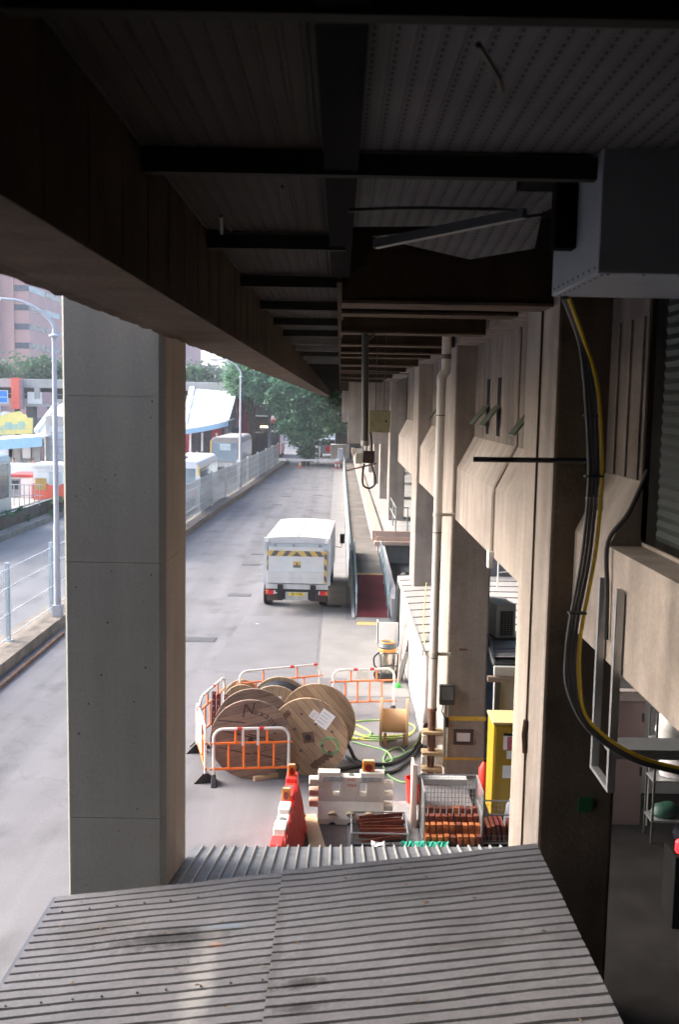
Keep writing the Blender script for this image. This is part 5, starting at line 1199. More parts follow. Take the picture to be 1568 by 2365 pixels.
# ------------------------------------------------------------------ water filled barriers
def water_barrier(label, loc, rzv, body, lug_r, lamp=True, L=1.22, H=1.0, letters=False, sz=.84):
    o = thing('water_barrier', label, 'water barrier', loc, rzv, 'water filled plastic barriers'); o.scale = (1, 1, sz)
    h = L / 2; nd = .16
    pr = [(-h, 0), (-h * .62, 0), (-h * .55, .05), (-h * .45, .05), (-h * .38, 0), (-.07 * L, 0), (-.04 * L, .05), (.04 * L, .05), (.07 * L, 0), (h * .38, 0), (h * .45, .05), (h * .55, .05), (h * .62, 0), (h, 0), (h, H), (nd + .05, H), (nd, H - .085), (-nd, H - .085), (-nd - .05, H), (-h, H)]
    # body as a tapered shell with two through slots
    m = MB(); m.use(body)
    sl = [(-h * .46, .66), (h * .36, .66)]; xs = [-h]; 
    def half(z): return .20 if z < .12 else .20 - .11 * min(1, (z - .12) / .3)
    zl = [0, .12, .42, .55, .80, H - .085, H]
    xl = sorted([-h, -h * .55, -h * .36, -nd - .02, nd + .02, h * .27, h * .46, h])
    def inside(x0, x1, z0, z1):
        xm, zm = (x0 + x1) / 2, (z0 + z1) / 2
        if zm > H - .085 and abs(xm) < nd: return False
        if .55 < zm < .80 and (-h * .55 < xm < -h * .36 or h * .27 < xm < h * .46): return False
        return True
    for i in range(len(xl) - 1):
        for j in range(len(zl) - 1):
            if not inside(xl[i], xl[i + 1], zl[j], zl[j + 1]): continue
            a, b, c, d = half(zl[j]), half(zl[j + 1]), xl[i], xl[i + 1]
            m.hexa([(c, -a, zl[j]), (d, -a, zl[j]), (d, a, zl[j]), (c, a, zl[j])], [(c, -b, zl[j + 1]), (d, -b, zl[j + 1]), (d, b, zl[j + 1]), (c, b, zl[j + 1])])
    bo = m.build('body', None, o)
    bm = bmesh.new(); bm.from_mesh(bo.data); bmesh.ops.remove_doubles(bm, verts=bm.verts, dist=.0005)
    seen = {}
    for f in bm.faces: seen.setdefault(tuple(sorted(v.index for v in f.verts)), []).append(f)
    bmesh.ops.delete(bm, geom=[f for v in seen.values() if len(v) > 1 for f in v], context='FACES_ONLY')
    bmesh.ops.recalc_face_normals(bm, faces=bm.faces); bm.to_mesh(bo.data); bm.free()
    q = bo.modifiers.new('bevel', 'BEVEL'); q.width = .022; q.segments = 2; q.limit_method = 'ANGLE'; q.angle_limit = R(35)
    for s in (-1, 1):
        for k in range(3):
            z = .24 + k * .22 + (.06 if s > 0 else .12); m = MB(); m.box(s * h - .02 * s, s * (h + .15), -.09, .09, z - .065, z + .065); lg = m.build('lug', lug_r if (k < 2 and s < 0 and lug_r) else body, o, bevel=.025)
    for k in (-1, 0, 1):
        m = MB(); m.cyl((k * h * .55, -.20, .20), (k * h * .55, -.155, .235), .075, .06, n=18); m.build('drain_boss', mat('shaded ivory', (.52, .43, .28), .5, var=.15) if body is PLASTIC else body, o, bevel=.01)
        m = MB(); m.cyl((k * h * .55 + (.0), -.207, 0.002), (k * h * .55, -.19, .002), .06, n=16); m.build('fork_hole', BLACK, o)
    m = MB(); m.cyl((0, 0, H - .087), (0, 0, H - .07), .05, n=14); m.build('filler_cap', mat('dark cap', (.12, .13, .12), .5), o)
    if letters:
        y = -.098
        for x in (-.30, .33):
            m = MB(); m.box(x - .16, x + .16, y - .004, y + .05, .83, .92); m.build('grey_label', mat('worn grey label', (.38, .40, .40), .7, var=.25, scale=14), o)
        text('lettering', '1MD', .075, REDINK, o, (0, -.1, .86), (R(86), 0, 0)); text('lettering', '75EA', .075, REDINK, o, (.01, -.1, .75), (R(86), 0, 0))
    return o
def warning_lamp(label, loc, rzv=0, k=1):
    o = thing('warning_lamp', label, 'lamp', loc, rzv); o.scale = (k, k, 1)
    m = MB(); m.box(-.10, .10, -.05, .05, 0, .17); m.build('case', AMBER, o, bevel=.015)
    m = MB(); m.cyl((0, -.065, .075), (0, -.05, .075), .06, n=20); m.build('lens', DARKRED, o)
    m = MB(); m.box(-.085, .085, -.04, .04, .171, .185); m.build('top', mat('pale amber top', (.70, .47, .28), .5), o)
    return o
wa, wb = at(733, 1900, Z=0), at(886, 1903, Z=0)
water_barrier('ivory water filled barrier with red lettering, facing the camera', ((wa.x + wb.x) / 2, 15.6, 0), R(0), PLASTIC, mat('reddish worn lug', (.60, .36, .29), .6, var=.3, scale=8), L=(wb.x - wa.x), letters=True)
warning_lamp('amber warning lamp with a round red lens on the ivory barrier', (at(851, 1780, Y=15.6).x, 15.6, .84))
# line of red and white barriers running away
bx0 = at(640, 1935, Z=.86); bx1 = at(673, 1795, Z=.86)
dirv = Vector((bx1.x - bx0.x, bx1.y - bx0.y, 0)); rza = math.atan2(dirv.y, dirv.x)
for i, (t, body, lab) in enumerate(((.90, RED, 'red water barrier at the far end of the row running away'), (.36, PLASTIC_W, 'white water barrier between the two red ones, seen end on'), (-.18, RED, 'nearest red water barrier, mostly behind the roof edge'))):
    q = bx0 + dirv * t; water_barrier(lab, (q.x, q.y, 0), rza, body, None, L=1.0, sz=.86)
warning_lamp('amber warning lamp with a pale top on the far red barrier', (bx1.x, bx1.y + .1, .86), R(5), .62)
q = bx0 + dirv * .60; warning_lamp('amber warning lamp in the middle of the red and white barrier row', (q.x, q.y, .86), R(-4), .62)
# red netting hung on the right face of the row
qa, qb = bx0 + dirv * .05, bx0 + dirv * 1.0
m = MB(); nn = Vector((dirv.y, -dirv.x, 0)).normalized(); vs = []
for i in range(22):
    t = i / 21; b_ = qa.lerp(qb, t); w_ = .012 * math.sin(i * 2.3)
    vs += [Vector((b_.x, b_.y, .80)) + nn * (.115 + w_), Vector((b_.x, b_.y, .5)) + nn * (.17 - w_), Vector((b_.x, b_.y, .06)) + nn * (.26 + w_)]
fs = []
for i in range(21): fs += [(i * 3, i * 3 + 3, i * 3 + 4, i * 3 + 1), (i * 3 + 1, i * 3 + 4, i * 3 + 5, i * 3 + 2)]
m.add(vs, fs); tag(m.build('red_sheet', mat('red sheet', (.62, .03, .02), .55, var=.15), solid=.004), 'bright red plastic sheet hung along the right side of the barrier row', 'sheet')
# ------------------------------------------------------------------ boards, baskets and loose things in the yard
A = [at(*p, Z=.03) for p in ((700, 1880), (729, 1879), (753, 1960), (716, 1962))]
m = MB(); m.hexa([Vector((p.x, p.y, .0)) for p in (A[3], A[2], A[1], A[0])], [Vector((p.x, p.y, .035)) for p in (A[3], A[2], A[1], A[0])]); tag(m.build('plywood_board', TIMBER), 'pale plywood board lying beside the red barrier row', 'board')
m = MB(); q = [at(*p, Z=.0) for p in ((737, 1965), (803, 1962), (800, 1897), (722, 1900))]
m.hexa([Vector((p.x, p.y, .0)) for p in q], [Vector((p.x, p.y, .012)) for p in q]); tag(m.build('steel_plate', mat('dark brown plate', (.075, .058, .055), .7, var=.3)), 'dark brown steel plate on the ground before the ivory barrier', 'plate')
m = MB(); q = [at(*p, Z=.003) for p in ((880, 1850), (965, 1848), (965, 1960), (890, 1960))]; m.quad(*q); m2 = struct(m.build('pale_concrete_patch', mat('pale dusty concrete', (.33, .33, .33), .9, var=.2, scale=4, fine=.2)))

def basket(label, x0, x1, y0, y1, H, open_front=True, wires=9):
    o = thing('wire_basket', label, 'basket', ((x0 + x1) / 2, (y0 + y1) / 2, 0), 0, 'wire mesh baskets'); hx, hy = (x1 - x0) / 2, (y1 - y0) / 2
    m = MB()
    for s in (-1, 1):
        for t in (-1, 1): m.cyl((s * hx, t * hy, 0), (s * hx, t * hy, H), .02, n=6)
        for z in (.04, H):
            m.cyl((s * hx, -hy, z), (s * hx, hy, z), .014, n=5)
            if not (H > .7 and s < 0 and z == H): m.cyl((-hx, s * hy, z), (hx, s * hy, z), .014, n=5)
    m.build('frame', STEEL, o)
    def grid(P0, du, dv, nu, nv):
        g = MB(); P0, du, dv = Vector(P0), Vector(du), Vector(dv)
        for i in range(nu + 1): g.tube([P0 + du * i / nu, P0 + du * i / nu + dv], .003, 4)
        for j in range(nv + 1): g.tube([P0 + dv * j / nv, P0 + dv * j / nv + du], .003, 4)
        return g
    nz = max(3, int(H / .07)); 
    grid((-hx, hy, 0), (2 * hx, 0, 0), (0, 0, H), int(2 * hx / .055), nz).build('back_mesh', STEEL, o)
    for s in (-1, 1): grid((s * hx, -hy, 0), (0, 2 * hy, 0), (0, 0, H), int(2 * hy / .055), nz).build('side_mesh', STEEL, o)
    if H < .7: grid((-hx, -hy, 0), (2 * hx, 0, 0), (0, 0, H * .32), int(2 * hx / .055), max(2, nz // 3)).build('front_mesh', STEEL, o)
    m = MB(); m.box(-hx, hx, -hy, hy, .02, .035); m.build('floor', STEEL_DK, o)
    return o
basket('low wire basket of rusty angle bars in front of the ivory barrier', .30, 1.17, 14.65, 15.45, .21)
rs3 = random.Random(2)
RB = thing('angle_bars', 'pile of rusty red angle bars in the low wire basket', 'steel bars', (.78, 15.05, .04))
for k in range(9):
    m = MB(); M_ = Matrix.Translation((rs3.uniform(-.03, .03), -.3 + .075 * k, .02 + .03 * (k % 3) + .006 * k)) @ Matrix.Rotation(R(rs3.uniform(-3, 12)), 4, 'Z') @ Matrix.Rotation(R(rs3.uniform(-5, 3)), 4, 'Y')
    m.box(-.36, .36, -.035, .035, 0, .008, M_); m.box(-.36, .36, -.035, -.027, 0, .065, M_); m.build('angle_bar', RED_OXIDE, RB)
m = MB(); rs4 = random.Random(9); v = []
for i in range(5):
    for j in range(4): v.append((.2 * i / 4 - .1, .14 * j / 3 - .07, rs4.uniform(0, .05)))
m.add(v, [(i * 4 + j, i * 4 + j + 1, i * 4 + j + 5, i * 4 + j + 4) for i in range(4) for j in range(3)])
q = at(873, 1950, Z=.25); tag(m.build('plastic_bag', PAPER, loc=(q.x, q.y, .24), smooth=False, solid=.003), 'crumpled white plastic bag on the rusty angle bars', 'bag')
# taller basket with stacked orange steel sockets
basket('tall wire basket of stacked orange steel blocks before the yellow banded column', 1.42, 2.33, 14.75, 15.5, .84)
BK = thing('steel_blocks', 'two rows of orange primer steel blocks stacked in the tall wire basket', 'steel blocks', (1.875, 14.9, .04))
for row, (yy, zz, hh0) in enumerate(((-.19, .0, .13), (-.03, .0, .25), (.19, .0, .30), (.36, .0, .36))):
    for k in range(9):
        x = -.40 + k * .1; m = MB(); hh = hh0 + rs3.uniform(-.008, .008); dz = .045
        m.box(x - .036, x + .036, yy - .055, yy + .06, zz, zz + hh); m.box(x - .026, x + .026, yy - .062, yy - .055, zz + .03, zz + hh - .03)
        m.build('block', ORANGE_BRK if rs3.random() < (.78 if row < 2 else .15) else RED_OXIDE, BK, bevel=.005)
m = MB(); m.box(-.42, .38, -.03, .14, 0, .10); q = at(1027, 1812, Y=15.3); tag(m.build('white_case', mat('greyish white case', (.5, .5, .5), .6, var=.1), loc=(q.x, 15.45, q.z - .05), bevel=.01), 'long greyish white case lying on top of the tall wire basket', 'case')
m = MB(); m.box(-.02, .02, -.02, .02, 0, 1.05); m.box(-.055, -.02, .0, .35, 0, 1.05); q = at(966, 1900, Z=0); tag(m.build('upright_board', mat('pale pink board', (.56, .44, .39), .7, var=.06), loc=(1.33, 15.35, 0)), 'pale pink upright board at the left side of the tall wire basket', 'board')
basket('small wire basket of dark red steel beside the foot of the first column', 2.32, 2.95, 14.75, 15.3, .5)
DB = thing('steel_offcuts', 'dark red steel offcuts in the small basket beside the first column', 'steel offcuts', (2.62, 15.0, .04))
for k in range(7):
    m = MB(); m.box(-.026, .026, -.2, .2, 0, .2 + rs3.uniform(0, .08), Matrix.Translation((-.24 + k * .08, 0, 0)) @ Matrix.Rotation(R(rs3.uniform(-9, 9)), 4, 'Y')); m.build('offcut', RED_OXIDE if k % 3 else MAROON, DB)
v = []; nx_ = 26
for i in range(nx_):
    for j in range(4): v.append((-.02 + .72 * i / (nx_ - 1), .14 * j / 3, .02 + .05 * math.sin(j * 1.1) + rs4.uniform(0, .03)))
m = MB(); m.add(v, [(i * 4 + j, i * 4 + j + 1, i * 4 + j + 5, i * 4 + j + 4) for i in range(nx_ - 1) for j in range(3)]); q = at(930, 1952, Z=.1)
tag(m.build('green_netting', GREENTARP, loc=(q.x, q.y - .05, .08), solid=.004), 'strip of bright green netting in front of the tall wire basket', 'netting')
q = at(953, 1852, Z=0); BU = thing('red_bucket', 'tall red plastic bucket beside the pale upright board', 'bucket', (q.x, q.y, 0))
m = MB(); m.lathe([(.10, 0), (.135, .42), (.145, .42), (.145, .44), (.125, .44), (.095, .02)], 24); m.build('pail', RED, BU, smooth=True)
q = at(1112, 1845, Y=15.9); FE = thing('fire_extinguisher', 'red fire extinguisher standing between the column and the yellow cabinet', 'extinguisher', (2.62, 16.6, 0))
zq = at(1112, 1835, Y=16.6).z
m = MB(); m.lathe([(.09, 0), (.10, .03), (.10, .48), (.05, .56), (.035, .60)], 18, Matrix.Translation((0, 0, max(0, zq)))); m.build('cylinder', RED, FE, smooth=True)
m = MB(); m.box(-.02, .09, -.02, .02, zq + .6, zq + .66); m.build('valve', BLACK, FE); m = MB(); m.box(-.12, .12, -.12, .12, 0, max(.02, zq)); m.build('stand', STEEL_DK, FE)
# yellow cabinet
YA, YB = at(1128, 1668, Y=15.75), at(1128, 1885, Y=15.75)
YC = thing('yellow_cabinet', 'tall yellow steel cabinet with paper notices beside the first column', 'cabinet', (2.60, 15.65, 0)); hz_ = at(1145, 1672, Y=15.65).z
m = MB(); m.box(0, .75, 0, .62, .06, hz_); m.build('body', YELLOW, YC, bevel=.012)
m = MB(); m.box(-.02, .77, -.02, .64, hz_, hz_ + .04); m.build('lid', mat('pale yellow lid', (.62, .50, .25), .5, var=.05), YC, bevel=.01)
m = MB(); m.box(.05, .7, .05, .5, 0, .06); m.build('plinth', BLACK, YC)
m = MB(); m.box(.03, .72, -.012, .0, .10, hz_ - .05); dr = m.build('door', YELLOW, YC, bevel=.004)
def note(px0, py0, px1, py1, mt): 
    a_, b_ = at(px0, py1, Y=15.63) - YC.location, at(px1, py0, Y=15.63) - YC.location; q = MB(); q.box(a_.x, b_.x, -.018, -.0125, a_.z, b_.z); return q.build('notice', mt, dr)
note(1162, 1694, 1200, 1731, PAPER); note(1163, 1694, 1200, 1699, mat('notice heading', (.14, .12, .16), .6)); 
n_ = note(1171, 1701, 1200, 1731, mat('red notice', (.50, .12, .16), .6, var=.2, scale=12)); n_.location.y -= .004
note(1170, 1734, 1200, 1752, PAPER); note(1160, 1768, 1200, 1796, PAPER)
m = MB(); m.lathe([(.20, 0), (.24, .1), (.23, .35), (.16, .55), (.05, .62)], 14, Matrix.Translation((0, 0, 0)) @ Matrix.Rotation(R(8), 4, 'Y')); tag(m.build('grey_sack', SACK, loc=(2.98, 15.35, .02), smooth=True), 'grey blue sack slumped against the yellow cabinet', 'sack')
# wheeled vacuum cleaner by the long white shed
q = at(893, 1570, Z=0); VC = thing('vacuum_cleaner', 'steel drum vacuum cleaner with orange rings standing by the white shed', 'vacuum cleaner', (q.x, q.y, 0), R(10))
m = MB(); m.lathe([(.20, .22), (.21, .24), (.21, .72), (.20, .74)], 24); m.build('drum', mat('polished steel', (.45, .42, .37), .25, .85, var=.2, scale=3), VC, smooth=True)
m = MB(); m.lathe([(.225, .74), (.235, .76), (.235, .80), (.22, .82)], 24); m.build('orange_ring', mat('orange plastic', (.75, .32, .08), .5), VC, smooth=True)
m = MB(); m.lathe([(.22, .82), (.24, .86), (.20, .93), (.1, .97)], 24); m.build('motor_head', mat('grey black plastic', (.08, .10, .11), .4), VC, smooth=True)
m = MB(); m.tube([(.1 * math.cos(a) * 1.6, .1 * math.sin(a) * 1.6, .96) for a in [k * .4 for k in range(16)]], .02, 6); m.build('orange_hose_ring', mat('orange plastic', ()), VC)
m = MB()
for s in (-1, 1): m.tube([(s * .21, -.24, .12), (s * .21, -.24, .70), (s * .19, -.23, .73)], .014, 6)
m.tube([(-.2, -.235, .73), (.2, -.235, .73)], .014, 6); m.tube([(-.21, -.24, .42), (.21, -.24, .42)], .014, 6); m.tube([(-.21, -.24, .13), (.21, -.24, .13)], .014, 6); m.build('trolley_frame', STEEL_DK, VC)
m = MB(); m.box(-.24, .24, -.27, .2, .08, .12); m.build('base', BLACK, VC)
for s in (-1, 1): m = MB(); m.cyl((s * .22 - .03, .12, .11), (s * .22 + .03, .12, .11), .11, n=16); m.build('wheel', BLACK, VC)
m = MB(); m.tube(spline([(-.2, 0, .7), (-.34, -.05, .6), (-.33, -.05, .4), (-.26, -.08, .32), (-.34, -.1, .2), (-.3, -.1, .06)], 6), .022, 7); m.build('hose', BLACKCABLE, VC, smooth=True)
q = at(921, 1592, Z=0)
m = MB(); m.cyl((0, 0, .02), (.10, .5, 1.35), .014, n=6); bo = m.build('broom', mat('pink broom handle', (.6, .42, .38), .6), loc=(q.x - .02, q.y + .2, 0)); tag(bo, 'broom with a green head leaning on the white shed beside the vacuum', 'broom')
m = MB(); m.lathe([(.02, .12), (.07, .07), (.10, 0)], 14, Matrix.Translation((0, -.02, 0))); m.build('brush_head', mat('bright green bristles', (.08, .45, .10), .9, var=.3, scale=20), bo)
for k, (dx, dy, c, lab) in enumerate(((.02, 1.0, mat('white plank', (.66, .64, .62), .6), 'white plank leaning against the white shed behind the vacuum'), (.12, .75, mat('dark brown plank', (.10, .06, .05), .7), 'dark brown plank leaning behind the broom'), (.05, .55, mat('grey plank', (.30, .31, .30), .6), 'grey plank leaning between the vacuum and the broom'))):
    m = MB(); m.box(-.05, .05, -.015, .015, 0, 1.5 - .35 * k, Matrix.Rotation(R(10 + 3 * k), 4, 'Y') @ Matrix.Rotation(R(-6), 4, 'X')); tag(m.build('leaning_plank', c, loc=(q.x - .05 + dx, q.y + dy, 0)), lab, 'plank')
a, b = at(872, 1506, Z=0), at(918, 1440, Z=0)
m = MB(); m.box(-.3, .3, -.02, .02, .0, .62); m.box(-.3, -.27, -.02, .35, 0, .62); tag(m.build('site_board', WHITE, loc=(a.x + .32, a.y + 1.0, 0)), 'white panel standing on the ground near the foot of the ramp', 'panel')
# ------------------------------------------------------------------ ramp, walkway, raised platform
RA = thing('access_ramp', 'dark red carpeted ramp with blue grey handrails rising toward the platform walkway', 'ramp', (1.14, 31, 0))
m = MB(); m.prism([(0, 0.012), (4.55, .60), (4.55, 0), (0, 0)], 'x', -.53, .55); m.build('carpet', CARPET, RA)
m = MB(); m.box(-.53, .55, -.62, -.003, 0, .02); m.build('landing', PAVE, RA)
m = MB(); m.box(-.50, .30, -1.05, -.64, 0, .016); m.build('tactile_strip', TAN, RA)
m = MB(); m.box(-.53, .55, 4.553, 4.85, 0, .606); m.build('top_tactile_strip', TAN, RA)
m = MB(); m.prism([(-.2, 0), (-.2, .06), (4.6, .68), (6.5, .68), (6.5, 0)], 'x', -.64, -.545); m.build('kerb', CONC_FAR, RA)
def rail(x, y0, y1, tall, nm='handrail'):
    f = lambda y: .012 + max(0, min(4.55, y)) * .129
    m = MB()
    for h in (tall, tall * .62): m.tube([(x, y0 - .18, f(y0) + h - .12), (x, y0, f(y0) + h), (x, min(4.6, y1), f(4.6 if y1 > 4.6 else y1) + h), (x, y1, f(y1) + h)], .022, 6)
    for k in range(7):
        y = y0 + (y1 - y0) * k / 6; m.cyl((x, y, f(y)), (x, y, f(y) + tall), .02, n=6)
    return m.build(nm, RAILTEAL, RA)
rail(-.50, .1, 7.5, .92); rail(.52, .0, 7.0, .92)
WK = thing('raised_walkway', 'long grey raised walkway between the pale wall and the pink platform edge', 'walkway', (1.1, 35.9, 0))
m = MB(); m.box(-.52, .6, 0, 74, 0, .60); m.build('slab', mat('mottled walkway concrete', (.20, .185, .17), .9, var=.3, scale=.6, fine=.15), WK)
m = MB(); m.box(-.66, -.525, .65, 74, 0, .72); m.build('side_wall', WHITE_DIRTY, WK)
m = MB(); m.tube([(-.6, .4, 1.35), (-.6, 74, 1.35)], .035, 6); m.tube([(-.6, .4, 1.05), (-.6, 74, 1.05)], .02, 6)
for k in range(24): m.cyl((-.6, .4 + k * 3.2, .7), (-.6, .4 + k * 3.2, 1.35), .025, n=6)
m.build('handrail', RAILTEAL, WK)
m = MB(); m.box(-.63, -.56, .5, 5, .75, 1.38); m.build('dark_screen', mat('dark railing screen', (.05, .06, .09), .6), WK)
PF = thing('raised_platform', 'raised tiled platform with a pink beige stepped edge, right of the walkway', 'platform', (1.58, 41.7, 0))
m = MB(); m.box(.25, 8, 0, 84, .9, 1.36)
m.build('slab', CONC_FAR, PF)
def tile_mat():
    mt = mat('platform tiles', (.42, .415, .41), .6, var=.1, scale=1.0); return mt
m = MB()
for k in range(70):
    y = .05 + k * 1.2
    m.box(.46, 8, y, y + 1.17, 1.355, 1.375)
m.build('tiles', tile_mat(), PF)
m = MB(); m.box(-.12, .30, -.05, 84, 1.0, 1.44); m.build('pink_edge', mat('pale pink paint', (.50, .38, .33), .7, var=.06, streak=.1), PF, bevel=.015)
m = MB(); m.box(.02, 2.2, -.12, .06, 1.20, 1.43); m.build('step_face', PINK, PF, bevel=.01)
m = MB(); m.box(.06, 2.2, -.20, .05, 1.02, 1.197); m.build('step_face', PINK, PF, bevel=.01)
m = MB(); m.box(-.03, 2.3, -.42, .1, .86, 1.017); m.build('step_face', PINK, PF, bevel=.01)
m = MB(); m.box(.35, 8, .3, 4, 0, .86); m.build('under_wall', mat('grey under wall', (.34, .33, .32), .85, var=.1), PF)
m = MB(); m.box(.10, .34, -.3, .3, 0, .86); m.build('pier', CONC_FAR, PF)
m = MB(); m.prism([(0, 0), (0, .62), (10.4, .86), (10.4, 0)], 'x', 1.76, 1.98); tag(m.build('ramp_wall', mat('pale mauve wall paint', (.50, .48, .50), .7, var=.06, streak=.15), loc=(0, 31.1, 0)), 'pale low wall along the right side of the carpeted ramp', 'wall')
GR_ = thing('platform_railing', 'grey tube railing at the near corner of the raised platform', 'railing', (2.45, 41.7, 1.38))
for h in (.55, 1.05):
    m = MB(); m.tube([(.55, 0, h), (0, 0, h), (0, 4.5, h)], .03, 6); m.build('rail', STEEL, GR_)
for x, y in ((0, 0), (0, 2.2), (0, 4.5), (.5, 0)):
    m = MB(); m.cyl((x, y, 0), (x, y, 1.07), .03, n=8); m.build('post', STEEL, GR_)
m = MB(); pts = [at(905, 1092, Y=48), at(925, 1094, Y=47), at(940, 1096, Y=46.5)]
for k in range(8):
    t = k / 8; a = pts[0].lerp(pts[2], t); b = pts[0].lerp(pts[2], t + .125); m.use(REDPAINT if k % 2 == 0 else WHITE); m.tube([a, b], .03, 6)
tag(m.build('barrier_chain', None), 'red and white chain hanging between platform columns', 'chain')

# ------------------------------------------------------------------ sheds under the wall
WS = thing('site_shed', 'long low white shed with a ribbed roof behind the white downpipe', 'shed', (1.80, 19.2, 0))
m = MB(); m.box(0, .10, 0, 8.2, 0, 1.95); m.box(.1, .95, 0, .1, 0, 1.95); m.box(.1, 3.5, 8.1, 8.2, 0, 1.95); m.build('wall', mat('whitewashed wall', (.66, .63, .60), .65, var=.07, streak=.2, dirt=(.4, .36, .31), dirt_amt=.4), WS)
for y in (1.6, 3.3, 5.1, 6.8): m = MB(); m.box(-.012, .0, y, y + .02, .05, 1.9); m.build('cover_strip', mat('grey joint', (.42, .40, .38), .8), WS)
for y in (2.3, 4.4): m = MB(); m.box(-.012, 0, y, y + .12, 1.35, 1.5); m.build('wall_vent', mat('grey joint', ()), WS)
DG_ = [(0, 0, 0), (.90, 0, 0), (.905, -.035, 0), (.985, -.035, 0)]
m = MB(); m.use(ROOF_W); m.ribbed((-.07, -.1, 1.97), (3.6, -.1, 2.25), (-.07, 8.35, 2.0), (3.6, 8.35, 2.28), .8, [(0, 0, 0), (.86, 0, 1), (.87, -.04, 1), (.98, -.04, 1)], rib=1); m.mats.append(mat('dark roof groove', (.16, .15, .14), .8)); m.build('roof', None, WS)
m = MB(); m.box(-.09, -.06, -.1, 8.35, 1.86, 1.99); m.build('fascia', WHITE_DIRTY, WS)
for y in (1.2, 2.7): 
    m = MB(); m.box(-.02, .0, y, y + .62, .03, 1.75); m.build('door', mat('door white', (.62, .60, .58), .5, var=.03), WS)
m = MB(); q = [at(985, 1345, Y=24), at(980, 1400, Y=22), at(978, 1450, Y=20.5), at(983, 1500, Y=19.4)]; m.tube(spline(q, 6), .012, 6); tag(m.build('yellow_hose', mat('yellow hose', (.6, .5, .15), .5)), 'thin yellow hose lying over the white shed roof', 'hose')
m = MB(); m.lathe([(.30, 0), (.33, .7), (.30, 1.5), (.24, 1.85), (.1, 1.98)], 10); bt = m.build('black_tarpaulin', mat('black tarpaulin', (.015, .018, .02), .4, var=.3), loc=(2.0, 28.2, 0)); tag(bt, 'black tarpaulin bundle behind the far end of the white shed', 'tarpaulin')
IS = thing('inner_shed', 'shed with a grooved pale roof seen between the first two columns', 'shed', (2.80, 16.9, 0))
m = MB(); m.box(.0, 5, .05, .15, 0, 2.12); m.build('wall', mat('pale inner wall', (.50, .50, .51), .6, var=.05, streak=.1), IS)
m = MB(); m.box(-.03, 5, -.06, .04, 2.12, 2.28); m.build('fascia', mat('grey fascia', (.48, .48, .47), .5, .1, var=.06), IS, bevel=.01)
m = MB(); m.use(mat('pale roof', (.66, .64, .64), .6, .1, var=.07, fine=.1)); m.mats.append(mat('dark roof groove', ()))
m.ribbed((-.02, 1.0, 2.36), (5, 1.0, 2.36), (-.02, 7.6, 2.56), (5, 7.6, 2.56), .62, [(0, 0, 0), (.84, 0, 1), (.85, -.05, 1), (.98, -.05, 1)], rib=1)
m.ribbed((-.02, .42, 2.34), (5, .42, 2.34), (-.02, .99, 2.36), (5, .99, 2.36), .10, [(0, 0, 0), (.5, 0, 1), (.52, -.03, 1), (.98, -.03, 1)], rib=1)
m.build('roof', None, IS)
m = MB(); m.box(0, 5, .1, 7.5, 2.2, 2.29); m.build('roof_base', BLACK, IS)
m = MB(); m.box(-.14, .22, -.10, .0, 2.02, 2.11); m.build('bracket', mat('brown bracket', (.22, .17, .14), .8), IS)
m = MB(); m.box(.0, .09, -.04, .04, 0, 2.02); m.build('dark_post', STEEL_DK, IS)
m = MB(); m.box(0, 5, 7.6, 7.8, 0, 3.4); m.build('rear_wall', mat('dim rear wall', (.16, .16, .17), .7, var=.1), IS)
AC = thing('air_conditioner', 'grey box air conditioner with a dark grille on the shed roof between columns', 'air conditioner', (3.0, 18.2, 2.44), R(10))
m = MB(); m.box(0, .38, 0, .82, .03, .66); m.build('case', mat('air conditioner case', (.72, .71, .69), .5, var=.05), AC, bevel=.015)
m = MB(); m.box(.07, .33, -.012, .0, .07, .54); g_ = m.build('grille', BLACK, AC)
m = MB()
for k in range(5): m.cyl((.08 + .06 * k, -.018, .07), (.08 + .06 * k, -.018, .54), .004, n=4)
for k in range(12): m.cyl((.07, -.016, .09 + .04 * k), (.33, -.016, .09 + .04 * k), .004, n=4)
m.build('grille_wires', mat('grille wire', (.35, .34, .30), .5), g_)
m = MB(); m.box(.0, .40, -.06, .85, 0, .03); m.build('mounting', STEEL_DK, AC)
m = MB(); m.tube(spline([at(1120, 1455, Y=18.0), at(1128, 1470, Y=17.9), at(1135, 1510, Y=17.4), at(1143, 1535, Y=17.1)], 6), .035, 8); tag(m.build('ducting_hose', mat('grey black hose', (.07, .08, .09), .5)), 'dark flexible hose drooping from the air conditioner over the shed roof', 'hose')
m = MB(); m.cyl(at(1118, 1287, Y=26), at(1165, 1285, Y=26), .02, n=6); tag(m.build('green_pipe', mat('green pipe', (.05, .5, .12), .5)), 'thin bright green pipe above the inner shed roof', 'pipe')
m = MB(); a = at(1150, 1325, Y=23); m.cyl((a.x, 23, 2.5), (a.x, 23, 3.3), .02, n=6); m.cyl((a.x, 23, 2.9), (a.x + .5, 23, 2.95), .015, n=6); m.cyl((a.x + .5, 23, 2.6), (a.x + .5, 23, 3.1), .03, n=6); tag(m.build('white_pipe_rail', WHITE), 'thin white pipes standing on the inner shed roof', 'pipe')

